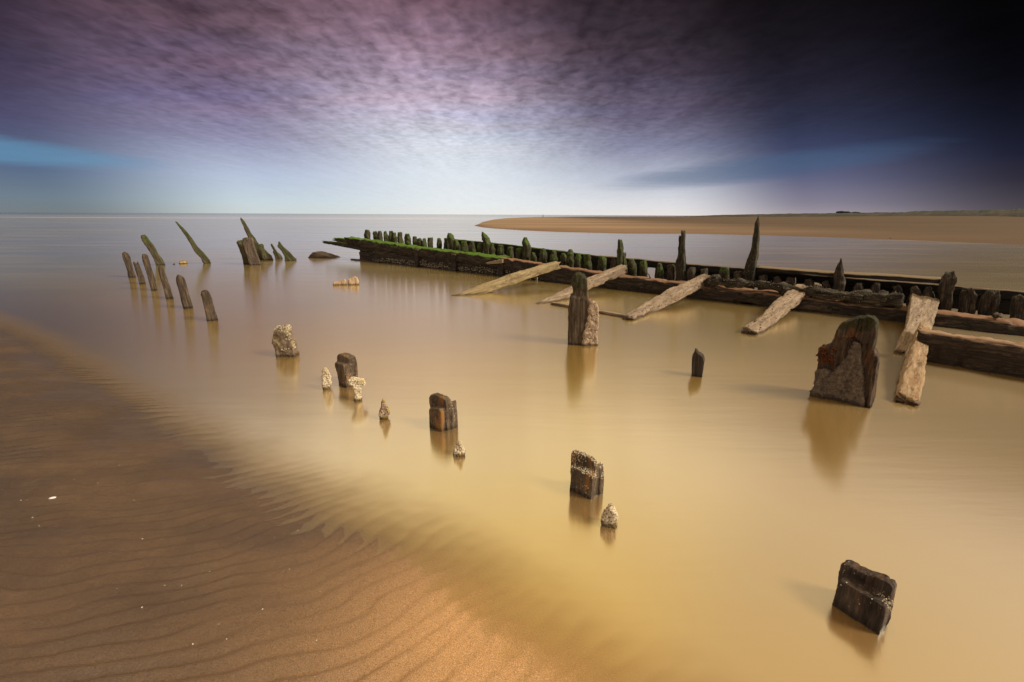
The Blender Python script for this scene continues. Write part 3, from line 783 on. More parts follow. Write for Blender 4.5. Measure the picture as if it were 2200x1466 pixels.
slab('spike_post', (562, 560), (578, 559), [([(560, 562), (554, 548), (546, 530), (536, 514), (528, 500), (522, 485), (516.5, 471), (516.2, 467), (519, 469), (526, 478), (532, 488), (539, 500), (550, 516), (560, 531), (570, 546), (578, 560)], .3, .52)], M_postg, amp=.012, vox=.02, seed=11, label='tall sharp mossy spike rising behind the big broad post', cat='post', group=GC, face=True)
slab('jagged_timber', (568, 561), (592, 558.5), [([(566, 561), (560, 545), (556, 534), (558, 526), (562, 524.5), (566, 527), (567, 534), (574, 542), (583, 550), (592, 558.5)], .2, .36)], M_postg, amp=.016, vox=.018, seed=12, label='short splintered mossy timber at the foot of the tall spike', cat='timber', group=GC, face=True)
slab('jagged_timber', (594, 557), (611, 558.5), [([(594, 557), (588, 547), (586, 540), (590, 541), (584, 531), (581.5, 525), (584, 525), (589, 533), (596, 542), (604, 549), (611, 558.5)], 0, .14)], M_postg, amp=.014, vox=.016, seed=13, label='thin two-pronged mossy timber right of the splintered one', cat='timber', group=GC, face=True)
slab('jagged_timber', (611, 561), (638, 558.5), [([(611, 561), (612, 551), (604, 538), (597, 531), (596, 527), (599, 526), (597, 520.5), (601, 520), (608, 530), (615, 537), (624, 545), (638, 558.5)], 0, .20)], M_postg, amp=.014, vox=.016, seed=14, label='hook-topped mossy timber with a pale foot, rightmost of the cluster', cat='timber', group=GC, face=True)
slab('timber_wedge', (654, 554.5), (728, 556), [([(654, 554.5), (664, 549), (670, 542), (677, 542.5), (692, 547.5), (708, 552), (728, 556)], 0, .6)], M_post, amp=.012, vox=.025, seed=15, label='low brown wedge of timber just above the water before the wreck tip', cat='timber', lean=(1, -.1, -.05))
slab('timber_stub', (385.5, 567.5), (403.5, 567.5), [([(385.5, 567.5), (386, 563.5), (391, 561.5), (399, 561.3), (401, 564), (403.5, 567.5)], 0, .3)], M_crustb, amp=.012, vox=.02, seed=16, label='small brown lump in the water between the two long leaning posts', cat='timber', crust=True, face=True)
slab('timber_stub', (366, 569.3), (377, 568.8), [([(366, 569.3), (372, 567.6), (375.5, 566.5), (377, 568.8)], 0, .15)], M_post, amp=.006, vox=.012, seed=17, label='tiny dark sliver just above the water left of the small brown lump', cat='timber', face=True)
M_stub = wood('pale_stub_wood', (.16, .09, .05), (.45, .31, .19), (.68, .52, .36), bump=1.0)
slab('timber_stub', (715.5, 614), (744.7, 613.5), [([(715.5, 614), (716, 608), (727, 605.5), (735, 602.5), (742, 601), (744, 605), (744.7, 613.5)], 0, .16)], M_stub, amp=.011, vox=.012, seed=18, label='low pale stub sloping down to the left, left one of the close pair', cat='timber', group='pale stubs before the wreck', lean=(.2, 0, 1), face=True)
slab('timber_stub', (747.5, 613), (771, 612), [([(747.5, 613), (747.5, 600.5), (755, 599), (758, 597), (763, 595.3), (768, 599), (771, 606), (771, 612)], 0, .16)], M_stub, amp=.011, vox=.012, seed=19, label='taller blocky pale stub, right one of the close pair', cat='timber', group='pale stubs before the wreck', lean=(.2, 0, 1), face=True)

# ------------------------------------------------------------ foreground stumps
GS = 'eroded stumps standing in the near water'
# crusted stump
o, V, N = slab('stump', (593, 767.5), (635, 767), [([(593, 767.5), (592, 752), (586, 740), (585, 724), (590, 716), (600, 712), (614, 712), (620, 722), (628, 745), (635, 767)], 0, .12),
     ([(592, 745), (586, 730), (590, 708), (598, 704.5), (612, 703.5), (617, 706), (620, 722), (624, 740)], .02, .14)], wood('shell_grown_stump_wood', (.03, .02, .012), (.15, .105, .07), (.36, .26, .17), mottle=.5, stain=(.34, .26, .10), stain_amt=.3, bump=1.0), amp=.011, vox=.010, seed=21, label='stump thickly crusted with yellowish shells, left of the notched stumps', cat='stump', group=GS, crust=True)
barnacles(o, V, N, (V[:, 2] > .08) & (N[:, 1] < .2) & (pn(V * 8) > .12), 260, M_barn, r=(.004, .008), seed=2, label='yellowish barnacle clusters')
# notched stump with crust post before it
o, V, N = slab('stump', (728, 828), (743, 834.5), [([(728, 828), (724, 808), (717.5, 785), (718.5, 779), (736, 784), (738.5, 790), (741, 812), (744, 834.5)], 0, .055),
     ([(728, 826), (724, 800), (723, 777), (723.5, 765), (728, 761.5), (742, 766), (748.5, 771), (750.5, 790), (752, 833)], .055, .135),
     ([(731, 826), (731, 800), (734, 776), (748, 772), (754, 775), (757, 800), (759, 830)], .10, .16)], M_stump, amp=.005, vox=.008, seed=22, label='leaning notched stump with orange stained side behind the mushroom-shaped crust post', cat='stump', group=GS)
o, V, N = slab('crusted_post', (693, 838.5), (710, 838.5), [([(693, 838.5), (694, 828), (692, 814), (693, 799), (698, 793.5), (703, 795), (706, 801), (710, 812), (711, 822), (709, 830), (710.5, 838.5)], 0, .055)], M_crust, amp=.009, vox=.006, seed=23, label='slender pale shell-crusted post left of the leaning notched stump', cat='post', group='shell-crusted thin posts', crust=True, face=True)
o, V, N = slab('crusted_post', (762, 863), (778, 862), [([(762, 863), (763, 848), (760, 833), (752, 826), (749.5, 819), (755, 815), (764, 813), (774, 816), (781, 817), (784, 824), (783, 828), (776, 829), (775, 838), (776, 850), (778, 862)], 0, .06)], M_crust, amp=.008, vox=.006, seed=24, label='pale crusted post with a wide mushroom-like cap', cat='post', group='shell-crusted thin posts', crust=True, face=True)
o, V, N = slab('crusted_post', (817, 903), (835, 903), [([(817, 903), (815.5, 890), (819, 880), (820, 872), (819.5, 864), (823, 859.5), (827, 861), (829, 873), (835, 881), (836, 890), (833, 895), (835, 903)], 0, .05)], M_crustb, amp=.006, vox=.006, seed=25, label='small dark bottle-shaped crusted post right of the mushroom-capped one', cat='post', group='shell-crusted thin posts', crust=True, face=True)
# notched stump 945
o, V, N = slab('stump', (921, 917.5), (947, 928.5), [([(921, 917.5), (920, 898), (918.5, 882), (921, 877), (944, 880), (947, 886), (947, 928.5)], 0, .05),
     ([(922, 916), (922, 880), (920.5, 856), (922, 849), (929, 847), (940, 851), (952, 856), (958, 862), (959, 872), (961, 926)], .045, .10),
     ([(925, 912), (926, 880), (946, 872), (958, 870), (965, 864), (969, 867), (971, 890), (972, 922)], .085, .15)], M_stump, amp=.005, vox=.007, seed=26, label='upright notched stump with a rounded ridge and orange side, above the small pale cone', cat='stump', group=GS)
barnacles(o, V, N, (V[:, 2] > .03) & (N[:, 0] < -.2), 14, M_barn, r=(.002, .004), seed=8)
o, V, N = slab('crusted_stub', (975, 982), (997, 982), [([(975, 982), (974.5, 974), (976, 965), (981, 961), (986, 954), (990, 953), (994, 962), (998, 971), (997.5, 982)], 0, .055)], M_crust, amp=.008, vox=.005, seed=27, label='small pale crusted cone right of the upright notched stump', cat='stub', group='small crusted cones', crust=True, face=True)
o, V, N = slab('crusted_stub', (1294, 1131), (1322, 1140), [([(1294, 1131), (1293.5, 1119), (1296, 1109), (1301, 1107), (1306, 1099), (1312, 1096), (1318, 1100), (1322, 1107), (1325, 1119), (1324, 1138)], 0, .055)], M_crust, amp=.008, vox=.005, seed=28, label='larger cream crusted cone right below the barnacled notched stump', cat='stub', group='small crusted cones', crust=True, face=True)
# barnacled notched stump 1255
o, V, N = slab('stump', (1221, 1055), (1269, 1075), [([(1221, 1055), (1222, 1030), (1223, 1005), (1228, 1003), (1252, 1013), (1271, 1025), (1273, 1035), (1269, 1077)], 0, .055),
     ([(1223, 1052), (1225, 1000), (1226, 975), (1231, 969), (1252, 977), (1268, 985), (1276, 993), (1280, 1003), (1281, 1070)], .05, .085),
     ([(1232, 1052), (1245, 1015), (1270, 1006), (1283, 1001), (1288, 1006), (1290, 1030), (1290, 1066)], .075, .13)], M_stump, amp=.0045, vox=.006, seed=29, label='notched stump with cream barnacles on its ledge and orange right side, middle foreground', cat='stump', group=GS)
zz = V[:, 2].max()
barnacles(o, V, N, (N[:, 2] > .4) & (V[:, 2] > zz * .45), 380, M_barn, r=(.0022, .005), seed=5, label='cream barnacles on the ledge and rim')
barnacles(o, V, N, (N[:, 1] < -.1) & (V[:, 2] > .02) & (pn(V * 17 + 2) > .18), 170, M_barn, r=(.002, .0045), seed=6, label='barnacle clusters on the face')
# near stump
o, V, N = slab('stump', (1788, 1299), (1889, 1366), [([(1788, 1299), (1795, 1275), (1801, 1252), (1806, 1249), (1835, 1266), (1870, 1285), (1902, 1306), (1903, 1318), (1896, 1342), (1889, 1366)], 0, .065),
     ([(1792, 1295), (1800, 1255), (1801, 1232), (1806, 1213), (1812, 1211), (1840, 1224), (1862, 1236), (1880, 1239), (1898, 1247), (1912, 1257), (1918, 1266), (1912, 1290), (1906, 1320), (1897, 1360)], .06, .115)], M_stumpn, amp=.0045, vox=.005, seed=30, label='nearest stump, almost black with a stepped top, at the lower right', cat='stump', group=GS)
zz = V[:, 2].max()
ctr = V.mean(0)
barnacles(o, V, N, (N[:, 2] > .35) & (V[:, 0] > ctr[0] + .01) & (V[:, 2] < zz * .85) & (V[:, 2] > zz * .4), 85, M_barn, r=(.0016, .0035), seed=7, label='small barnacle cluster on the step')
barnacles(o, V, N, (N[:, 1] < -.2) & (V[:, 2] > .02), 16, M_barn, r=(.0015, .003), seed=9)
# knobbed post 1252
o, V, N = slab('stump', (1222, 741), (1270, 743.5), [([(1222, 741), (1221, 700), (1222, 665), (1225, 636), (1240, 639), (1256, 640), (1266, 650), (1266, 690), (1260, 743.5)], 0, .24),
     ([(1230, 650), (1231, 634), (1231, 616), (1261, 617), (1263, 640), (1267, 655)], .02, .20),
     ([(1228, 618), (1228, 603), (1231, 598), (1235, 590), (1242, 587.5), (1250, 591), (1258, 598), (1261, 606), (1261, 620), (1245, 622)], .01, .22)], M_slab2, amp=.010, vox=.012, seed=31, label='tall stump with a round weedy knob like a head, before the bleached props', cat='stump', group=GS)
tb = o
o2, V2, N2 = slab('crust', (1256, 743), (1284, 742), [([(1253, 744), (1255, 715), (1262, 690), (1265, 660), (1268, 650), (1275, 647.5), (1282, 652), (1286, 665), (1287, 685), (1284, 710), (1285, 742)], -.01, .16)], M_crustp, amp=.013, vox=.011, seed=32, crust=True, parent=tb, label='lumpy sandy crust down the right side')
# small dark post 1498
post((1488, 809), (1508, 812), [(1488, 809), (1486, 790), (1486, 776), (1488, 765), (1491, 763), (1492.5, 758), (1494, 753), (1497, 757), (1500, 761), (1507, 764), (1511, 770), (1513, 779), (1511, 795), (1508, 812)], .10, 'small dark post with a thin splinter on top, left of the big rusty stump', mat=wood('charred_post', (.010, .007, .006), (.040, .028, .020), (.12, .085, .06), bump=1.0), group='dark lone posts', seed=33, vox=.007, amp=.005)
# the big rusty stump; shade of its recesses put into the darker body wood
o, V, N = slab('stump', (1745, 850), (1867, 878), [([(1745, 850), (1750, 830), (1753, 800), (1756, 775), (1755, 755), (1762, 746), (1785, 742), (1793, 728), (1800, 708), (1812, 695), (1835, 687), (1862, 681), (1876, 683), (1883, 693), (1881, 725), (1876, 752), (1883, 764), (1879, 800), (1872, 835), (1867, 878)], .035, .16),
     ([(1798, 722), (1802, 704), (1812, 695), (1835, 687), (1862, 681), (1876, 683), (1883, 693), (1880, 728), (1872, 748), (1862, 738), (1846, 738), (1836, 722), (1818, 728)], -.005, .06),
     ([(1864, 878), (1868, 820), (1873, 765), (1885, 768), (1880, 815), (1872, 878)], .0, .17)], M_slab, amp=.009, vox=.009, seed=34, label='biggest stump, a broad shouldered slab with rusty weed on its left', cat='stump', group=GS, lump=1.0, crack=1.4)
slab('worn_face', (1745, 850), (1867, 878), [([(1745, 850), (1750, 828), (1753, 798), (1770, 792), (1788, 803), (1806, 786), (1822, 763), (1836, 735), (1846, 738), (1850, 790), (1856, 838), (1858, 878)], .0, .07),
     ([(1745, 852), (1741, 846), (1743, 838), (1760, 836), (1768, 852)], -.03, .08)], M_face, amp=.010, vox=.009, seed=35, parent=o, label='paler grey pitted lower face', crust=True)
big = o
vp = onz(1745, 850)
barnacles(big, V, N, (N[:, 1] < -.1) & (V[:, 2] > .32) & (V[:, 2] < .46) & (V[:, 0] < V[:, 0].min() + .10) & (pn(V * 22) > -.12), 330, M_rust, r=(.006, .012), seed=3, label='tuft of rusty orange weed on the left shoulder', name='rusty_weed')
lp = onplane(1797, 801, vp, np.array([-.25, .97, 0]))
dd = np.linalg.norm(V - onz(1797, 801, .19), axis=1)
barnacles(big, V, N, dd < .045, 40, M_barn, r=(.003, .006), seed=4)

# ------------------------------------------------------------ the wreck: one long ship's side
A0 = onz(775, 560); A1 = onz(1900, 688)
wd_ = (A1 - A0); wd_[2] = 0; wd_ /= np.linalg.norm(wd_)
wn = np.array([-wd_[1], wd_[0], 0.0]);  wn = wn if wn[1] > 0 else -wn
def W(px, py, off=0.0):
    return onplane(px, py, A0 + wn * off, wn)
wreck = bpy.data.objects.new('shipwreck', None); C.objects.link(wreck); mid = (A0 + A1) / 2
wreck.matrix_basis = Matrix.Translation((mid[0], mid[1], 0))
tag(wreck, 'long side of a wooden shipwreck with mossy ribs lying across the water', 'shipwreck')

def beam(name, stations, off, depth, mat, amp=.010, seed=1, label=None, ragged=(0, 0), crack=1.3, lump=1.0, step=.035, ns=7):
    """stations: (px, y top, y bottom) of the face seen, off metres behind the wreck's front plane"""
    pts = []; hh = []
    for px, y0, y1 in stations:
        a = W(px, y0, off); b = W(px, y1, off)
        if b[2] < .03: b[2] = -.15
        c_ = (a + b) / 2; c_[:2] = a[:2]
        pts.append(c_ + wn * depth / 2); hh.append(abs(a[2] - b[2]) / 2)
    o, V_ = loft(name, pts, depth / 2, hh, mat, amp=amp, seed=seed, parent=wreck, ragged=ragged, crack=crack, lump=lump, step=step, ns=ns)
    tag(o, label)
    return o, V_
# far mossy timbers
beam('beam', [(694, 518, 523), (730, 521, 530), (775, 525, 539), (850, 534, 550)], .10, .16, M_beamg, seed=41, label='lowest mossy timber tip reaching out to the left', ragged=(.25, 0))
beam('beam', [(717, 512, 518), (745, 513, 527), (800, 519, 534)], .16, .2, M_beamg, seed=42, label='short mossy timber tip above the lowest one', ragged=(.25, 0))
beam('beam', [(741, 510, 522), (800, 518, 536), (880, 530, 549), (970, 541, 562), (1080, 554, 577)], .0, .42, M_beamg, amp=.024, lump=1.5, seed=43, label='long moss-topped beam along the far half', ragged=(.12, 0), crack=1.8)
ob, Vb = beam('hull_plank', [(800, 541, 568), (880, 547, 576), (970, 558, 584), (1075, 572, 594), (1120, 580, 600)], .07, .12, M_beam, seed=44, amp=.014, crack=2.0, label='lower plank crusted with barnacles at the waterline')
rel = (Vb - A0) @ wn
Nb = np.tile(-wn, (len(Vb), 1))
barnacles(ob, Vb, Nb, (rel < .10) & (Vb[:, 2] > .0) & (Vb[:, 2] < .24) & ((Vb - A0) @ wd_ > .5) & (Vb[:, 2] < .16 + .12 * pn(Vb * 2.2)), 750, M_barnd, r=(.006, .015), jit=.035, seed=11, label='band of small pale barnacles at the waterline')
beam('block', [(771, 538, 560), (803, 541, 563)], .14, .3, M_ribd, seed=45, amp=.02, label='upright block under the mossy timber tips')
beam('log', [(753, 556.5, 562.5), (775, 559, 565), (812, 564, 569)], -.12, .14, M_post, seed=46, label='low brown log at the waterline under the tips', ragged=(.1, 0))
for i, (px, a, b, wpx) in enumerate([(893, 535, 578, 6), (973, 545, 586, 9), (1074, 558, 594, 10)]):
    beam('bracket', [(px - wpx / 2, a, b), (px + wpx / 2, a + 1, b + 1)], -.03, .12, M_beam, seed=47 + i, amp=.012, step=.02)
# middle and right inner beams
beam('beam', [(1070, 553, 578), (1156, 566.5, 598), (1200, 573, 607), (1290, 586.5, 618), (1350, 595, 625), (1457, 607.5, 634), (1560, 620, 646)], .0, .28, M_beam, seed=51, amp=.017, lump=1.4, label='middle beam with a reddish brown top edge', crack=1.8)
beam('beam', [(1500, 613.5, 640), (1600, 624.5, 650), (1700, 636, 664), (1840, 652, 684), (1960, 664, 696), (2024, 672.5, 702), (2115, 685, 712), (2180, 692, 720), (2330, 712, 745)], -.02, .34, M_beam, seed=52, amp=.020, lump=1.5, label='near end beam with a pale top', crack=1.8)
# outer planking behind the ribs
beam('outer_plank', [(972, 514, 528), (1080, 524.5, 541), (1195, 538.5, 556), (1275, 549, 566)], .98, .12, M_plankg, seed=53, amp=.008, label='mossy upper outer plank, far part')
beam('outer_plank', [(1275, 549.5, 566), (1330, 553, 570), (1457, 566, 580), (1600, 577, 592), (1720, 588, 604), (1860, 600, 616), (2056, 615.5, 634), (2200, 627, 646), (2400, 645, 668)], .98, .12, M_plank, seed=54, amp=.008, label='dark upper outer plank, near part')
beam('outer_plank', [(960, 527, 548), (1080, 540, 562), (1195, 555, 575), (1388, 572, 596)], 1.02, .1, M_plank, seed=55, amp=.01, label='lower outer plank, far part')
beam('outer_plank', [(1408, 574, 598), (1600, 591, 616), (1860, 614, 644), (2200, 644, 680), (2400, 664, 705)], 1.02, .1, M_plank, seed=56, amp=.01, label='lower outer plank, near part')
# raised plank on the near ribs
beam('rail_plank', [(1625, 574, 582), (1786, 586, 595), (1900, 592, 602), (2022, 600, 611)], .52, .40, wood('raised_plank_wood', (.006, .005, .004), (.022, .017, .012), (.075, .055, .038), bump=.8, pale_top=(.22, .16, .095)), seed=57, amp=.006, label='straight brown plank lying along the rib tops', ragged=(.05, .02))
# weedy crooked log along the near half
ol, Vl = beam('crooked_log', [(1516, 596, 609), (1580, 602, 614), (1640, 609, 622), (1690, 615, 634), (1750, 622, 636), (1820, 630, 648), (1880, 634, 656), (1940, 636, 662)], -.02, .20, M_rope, seed=58, amp=.035, lump=2.0, label='crooked weedy log with fine twigs along the near beam')
rel = (Vl - A0) @ wn
barnacles(ol, Vl, np.tile(-wn * .5 + np.array([0, 0, .8]), (len(Vl), 1)), Vl[:, 2] > np.median(Vl[:, 2]), 420, M_barnd, r=(.002, .006), jit=.03, seed=12, label='grit and small shells on the log')
beam('broken_plank', [(1046, 564, 568), (1060, 560.5, 567), (1078, 558, 566)], -.10, .12, M_pale, seed=71, amp=.008, label='pale broken plank end sticking out of the beam', ragged=(.06, 0), step=.02)
for i, (px, y0, y1, ln_) in enumerate([(1706, 597, 618, 3), (1398, 588, 604, -5), (1746, 607, 622, 4), (1880, 622, 640, -6), (1560, 592, 606, 5), (1650, 604, 618, -4), (1918, 628, 644, 6)]):
    pa, pb = W(px + ln_, y0, .05), W(px, y1, .12)
    o, _ = loft('twig', [pb, (pa + pb) / 2 + wd_ * .01, pa], [.011, .009, .004], [.011, .009, .004], M_pale if i % 2 == 0 else M_ribd, up=tuple(wn), amp=.004, seed=300 + i, parent=wreck, step=.02, ns=2)
for i, (px, y0, y1, w_) in enumerate([(1690, 619, 634, 22), (1742, 614, 630, 16), (1842, 632, 652, 24), (1895, 628, 650, 26), (1930, 640, 660, 18), (1535, 593, 606, 12), (2146, 677, 686, 12)]):
    beam('rubble', [(px - w_ / 2, y0 + 4, y1), (px, y0, y1 + 1), (px + w_ / 2, y0 + 3, y1 + 1)], -.04, .20, M_rope, seed=320 + i, amp=.03, lump=1.8, step=.02)
# ribs
ribs = [ # px, y top, width, kind, lean px
 (789, 494, 11, 'g', -1), (806.5, 497, 9, 'g', -1), (816, 497, 9, 'g', 0), (829, 499, 7, 'g', -2), (840, 498.5, 8, 'g', -1), (848, 502, 9, 'g', -2), (860, 501.5, 9, 'g', -1), (876, 504.5, 11, 'g', -2),
 (892, 508, 9, 'g', -1), (903, 512, 8, 'g', -3), (912.5, 514, 5, 'g', -2), (925, 513, 8, 'g', -2), (943.5, 512.5, 9, 'g', -1), (960, 513, 10, 'g', -1), (980, 518, 13, 'g', 0), (997, 519, 14, 'g', 0), (1015, 520, 14, 'g', 0),
 (1032, 523, 13, 'g', 0), (1057, 524, 14, 'g', 0), (1075, 527, 15, 'g', 0), (1097, 531, 13, 'g', 0), (1115.5, 535, 12, 'g', 0), (1146, 543, 10, 'g', 0), (1166, 536.5, 14, 'g', 1), (1190, 538, 13, 'g', 1), (1211, 545.5, 11, 'g', 0),
 (1225, 536.5, 15, 'g', 1), (1243, 546.5, 15, 'g', 0), (1262, 549, 15, 'g', 0), (1293, 551, 18, 'g', 0), (1317, 553, 16, 'd', 0), (1341, 545, 8, 'g', -1), (1358, 559, 12, 'g', 0), (1382, 561, 14, 'g', 0), (1417, 568, 14, 'g', 0), (1440, 566, 16, 'd', 0),
 (1485, 571, 17, 'd', 0), (1512, 575.5, 14, 'd', 0), (1556, 576, 20, 'g', 0), (1586, 580, 18, 'd', 0), (1638, 588, 19, 'd', 0), (1668, 590, 18, 'd', 0), (1700, 596, 18, 'd', 0), (1736, 598, 18, 'd', 0), (1772, 602, 18, 'd', 0), (1846, 606, 18, 'd', 0), (1885, 610, 20, 'd', 0),
 (1925, 613, 20, 'd', 0), (1962, 616, 20, 'd', 0), (1995, 619, 20, 'd', 0), (2071, 620, 22, 'd', 2), (2082, 622, 11, 'd', 2), (2124, 624, 24, 'd', 3), (2137, 626, 12, 'd', 4), (2183, 637, 22, 'd', 3), (2235, 640, 24, 'd', 3)]
rnd = random.Random(5)
for i, (px, yt, wpx, kd, ln) in enumerate(ribs):
    off = .52 + rnd.uniform(-.05, .06)
    yt += rnd.uniform(-1.5, 1.5) if kd == 'g' else rnd.uniform(0, 6)
    tp = W(px + ln * .5, yt, off); bt = W(px - ln * .5, yt + 30, off)
    bt = tp + (bt - tp) / max(1e-6, (tp[2] - bt[2])) * (tp[2] + .12)
    k = mpp(tp); hwid = wpx * k * .42 / abs(wd_[0]) ** .5
    md = bt + (tp - bt) * .55
    nk = bt + (tp - bt) * .86
    f1 = rnd.uniform(.8, 1.12); f2 = rnd.uniform(.4, .9)
    if kd == 'd': md = md + wd_ * rnd.uniform(-.02, .03); nk = nk + wd_ * rnd.uniform(-.03, .04)
    o, _ = loft('rib', [bt, md, nk, tp], [hwid * 1.08, hwid, hwid * f1, hwid * f2], [.09, .09, .085, .055], M_rib if kd == 'g' else M_ribd, up=tuple(wn), amp=.018, seed=100 + i, parent=wreck, step=.025, ns=5, ragged=(0, .035), lump=1.3)
def tall(path, off, label, mat, hw_px, seed, depth=.09, amp=.016, ragged=.06):
    pts = [W(px, py, off) for px, py in path]
    last = pts[-1]; pts.append(np.array([last[0], last[1], -.12]) if last[2] > -.1 else last)
    pts = pts[::-1]
    hws = [hw_px[-1]] + list(hw_px[::-1])
    hw = [h * .88 * mpp(p) / abs(wd_[0]) ** .5 for h, p in zip(hws, pts)]
    dp = [min(depth, h * 1.3) for h in hw]
    o, _ = loft('tall_rib', pts, hw, dp, mat, up=tuple(wn), amp=amp, seed=seed, parent=wreck, step=.03, ns=5, ragged=(0, ragged))
    tag(o, label)
tall([(966, 503), (967, 508), (971, 516), (972, 535)], .5, 'curled rib end where the outer plank begins', M_rib, (3, 5, 5, 6), 201)
tall([(1037, 501), (1040, 508), (1044, 516), (1047, 528), (1048, 545)], .5, 'pointed bent rib, first tall one from the far end', M_rib, (1.5, 4, 6, 7, 7), 202)
tall([(1129, 512.5), (1129, 522), (1132, 533), (1132, 560)], .5, 'tall pointed green rib', M_rib, (2.5, 6, 7, 6), 203)
tall([(1332, 518), (1332, 528), (1333, 545), (1333, 575)], .5, 'slim tall rib with a knobbed tip', M_rib, (3, 3.5, 5, 6), 204)
tall([(1468.5, 499), (1467.5, 520), (1466, 545), (1463, 565), (1462, 600)], .5, 'tall rib post with a narrow shoulder', M_ribt, (3.5, 4.5, 6, 10, 9), 205, depth=.08)
tall([(1461.5, 509), (1461.5, 520), (1461, 545)], .52, 'thin splinter beside the tall rib post', M_ribt, (1.5, 2.5, 4), 206, depth=.05)
tall([(1629, 465.5), (1627.5, 480), (1624, 510), (1621, 540), (1615, 565), (1611, 580), (1611, 600)], .5, 'tallest rib, a long sharp spike standing above the horizon', M_ribt, (.8, 3.5, 6, 7.5, 9, 11, 10), 207, depth=.10, amp=.014)
tall([(1806.5, 559), (1806, 567), (1804, 578), (1802, 590), (1803, 615)], .42, 'splintered rib rising through the straight plank', M_ribd, (1.5, 3, 6, 9, 9.5), 208, depth=.08)
tall([(2040, 590), (2039, 600), (2034, 612), (2032, 630), (2031, 650)], .45, 'thick dark rib with a broken top near the right', M_ribd, (8, 12, 12, 11, 10), 209, depth=.11, amp=.02, ragged=.08)

# ------------------------------------------------------------ props leaning on the wreck
def prop(path, hw, hh, mat, label, seed, name='timber_prop', group='bleached timbers leaning on the wreck', up=(0, 0, 1), amp=.010, ragged=(.1, .12), ns=8):
    o, V_ = loft(name, path, hw, hh, mat, up=up, amp=amp, seed=seed, ragged=ragged, crack=1.6, step=.022, ns=ns)
    tag(o, label, 'timber', group)
    return o, V_
def at(px, py, z): return onz(px, py, z)
UPL = (-.18, -.30, .93)
prop([at(978, 641, -.05), at(1040, 621, .08), at(1110, 596, .28), at(1196, 570, .46)], [.07, .095, .10, .085], [.055, .085, .095, .085], M_yellow, 'yellowish bleached timber, leftmost of those leaning on the wreck', 61, up=UPL)
prop([at(1150, 661, -.06), at(1210, 636, .06), at(1262, 610, .22), at(1338, 579, .42)], [.06, .085, .095, .085], [.055, .08, .10, .095], M_pale, 'bleached timber with nail holes passing behind the knobbed stump', 62, up=UPL, amp=.014)
prop([at(1352, 685, .015), at(1390, 664, .05), at(1450, 633, .22), at(1515, 600, .36)], [.08, .095, .105, .09], [.045, .075, .10, .09], M_pale, 'bleached timber full of holes, right of the knobbed stump, ending at the crooked log', 63, up=UPL, amp=.014)
prop([at(1610, 714, .025), at(1636, 700, .03), at(1680, 660, .17), at(1722, 625, .30), at(1760, 619, .30)], [.105, .11, .12, .13, .09], [.05, .06, .08, .09, .07], M_pale, 'broad holed timber with a splintered crook at its top, left of the biggest stump', 64, up=(-.05, -.35, .93), amp=.015)
prop([at(1186, 652, .02), at(1265, 666, .02), at(1348, 681, .02)], [.03, .035, .03], [.028, .03, .028], M_pale, 'thin low plank just above the water joining the feet of two timbers', 65, name='thin_plank', amp=.005)
# forked slab
def bar(a, b, wa, wb, th, side=None):
    ax_ = b - a; ax_ /= np.linalg.norm(ax_); up = np.array([0, -.35, .93]); s_ = np.cross(ax_, up); s_ /= np.linalg.norm(s_); u_ = np.cross(s_, ax_)
    fr = [a - s_ * wa, a + s_ * wa, b + s_ * wb, b - s_ * wb]
    return prism([p + u_ * th for p in fr], [p - u_ * th for p in fr])
k = .0064
a_, b_, c_, d_ = at(1932, 758, .01), at(1962, 700, .16), at(1988, 640, .34), at(1990, 708, .12)
V, Fs = voxel([bar(a_, b_, .055, .075, .045), bar(b_, c_, .08, .19, .045), bar(d_, at(2000, 645, .33), .05, .10, .045), bar(at(1975, 705, .14), at(1985, 660, .28), .12, .15, .04)], .012)
axis = c_ - a_; axis /= np.linalg.norm(axis)
V = weather(V, vnormals(V, Fs), axis, .006, 66, 1.4)
o = make('forked_timber', V, Fs, M_pale, np.array([a_[0], a_[1], 0]), tuple(axis))
tag(o, 'wide forked slab of bleached wood lying over the near beam', 'timber', 'bleached timbers leaning on the wreck')
prop([at(1948, 862, .02), at(1953, 840, .035), at(1966, 780, .12), at(1986, 704, .235)], [.085, .085, .078, .062], [.05, .055, .055, .045], wood('tan_log_wood', (.07, .04, .02), (.30, .20, .11), (.50, .36, .22), holes=.35, bump=.8, stain=(.25, .12, .05), stain_amt=.15), 'thick tan log running from the forked slab down into the water', 67, up=(.1, -.3, .93), amp=.011)
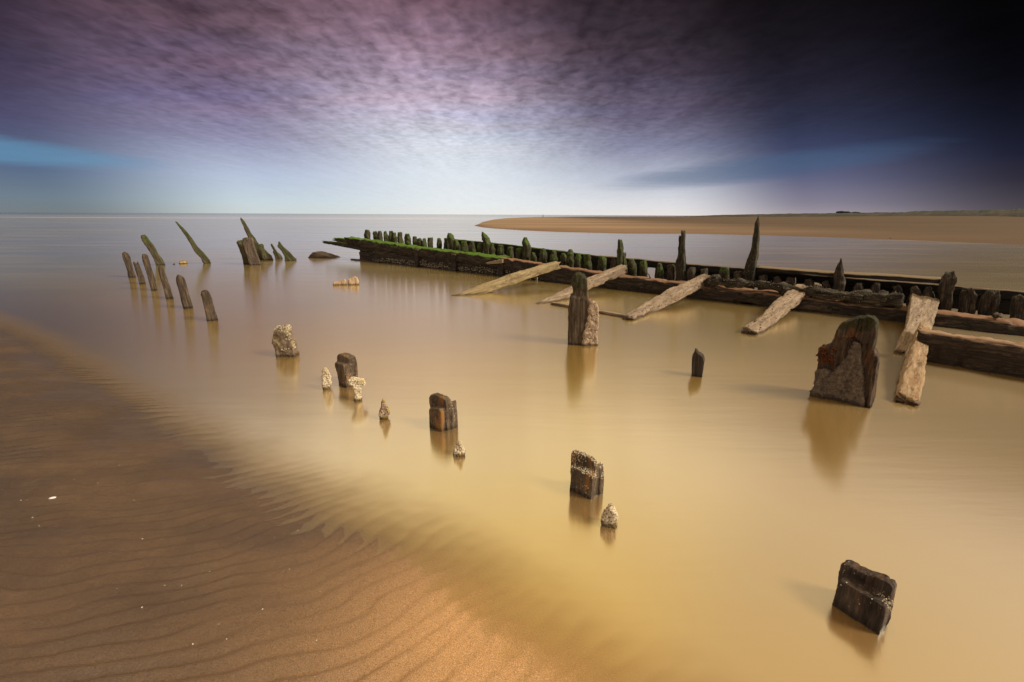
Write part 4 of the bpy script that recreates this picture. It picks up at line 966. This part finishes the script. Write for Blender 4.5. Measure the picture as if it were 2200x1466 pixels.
# dark beam in front at the right edge
f0 = onz(2000, 779); f1 = onz(2200, 814); fd = (f1 - f0) / np.linalg.norm(f1 - f0); fn = np.array([-fd[1], fd[0], 0.0])
ft = onplane(2000, 716, f0, fn)[2]; ft2 = onplane(2200, 742, f0, fn)[2]
f1e = f0 + fd * 2.2
o, _ = prop([f0 + fn * .09 + [0, 0, ft / 2 - .06] - fd * .12, f0 + fn * .09 + [0, 0, (ft + ft2) / 4 - .06] + fd * np.linalg.norm(f1 - f0), f1e + fn * .09 + [0, 0, ft2 / 2 - .07]], [.09, .09, .09], [ft / 2 + .06, (ft + ft2) / 4 + .06, ft2 / 2 + .06],
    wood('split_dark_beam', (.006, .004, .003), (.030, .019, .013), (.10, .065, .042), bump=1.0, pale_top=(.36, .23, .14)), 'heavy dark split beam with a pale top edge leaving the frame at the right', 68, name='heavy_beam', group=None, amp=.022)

# ------------------------------------------------------------ shells on the sand
def shell(px, py, ln, wd2, name, label, group, seed, rot):
    g = onz(px, py, .0)
    z = float(bed(np.array([g[0]]), np.array([g[1]]))[0])
    for _ in range(8):
        g = onz(px, py, z)
        z = float(bed(np.array([g[0]]), np.array([g[1]]))[0])
    g = onz(px, py, z)
    vs = []; fs = []
    nr, na = 4, 14
    c0, s0 = math.cos(rot), math.sin(rot)
    for i in range(nr):
        f = (i + 1) / nr
        for j in range(na):
            a = j / na * 2 * math.pi
            x = math.cos(a) * ln * f * (1 - .18 * math.sin(a)); y = math.sin(a) * wd2 * f
            zz_ = .35 * wd2 * (1 - f * f) + .001
            vs.append((g[0] + c0 * x - s0 * y, g[1] + s0 * x + c0 * y, z + zz_))
    for j in range(na):
        vs.append((vs[(nr - 1) * na + j][0], vs[(nr - 1) * na + j][1], z - .003))
    vs.append((g[0], g[1], z + .38 * wd2))
    for i in range(nr):
        for j in range(na):
            fs.append([i * na + j, i * na + (j + 1) % na, (i + 1) * na + (j + 1) % na, (i + 1) * na + j][::-1])
    for j in range(na):
        fs.append([len(vs) - 1, j, (j + 1) % na])
    o = make(name, np.array(vs), fs, M_shell, np.array([g[0], g[1], z]))
    tag(o, label, 'shell', group)
shell(113, 1069.5, .0175, .0095, 'shell', 'largest white oval shell lying on the dark sand at the left', None, 1, .35)
rr = random.Random(11)
for i, (px, py) in enumerate([(288, 1075), (70, 1112), (45, 1075), (160, 1030), (210, 1038), (256, 1000), (100, 995), (14, 926), (262, 899), (640, 1140), (389, 1055), (84, 1130), (509, 1050), (590, 1155), (450, 1228), (390, 1258), (487, 1373), (354, 1258), (306, 1158), (120, 946), (622, 1223), (680, 1376), (305, 1305), (564, 1309), (414, 1384)]):
    s_ = rr.uniform(.0016, .0034)
    shell(px, py, s_, s_ * .6, 'shell_fragment', 'tiny white shell fragment on the wet sand', 'shell fragments scattered on the sand', i, rr.random() * 3)
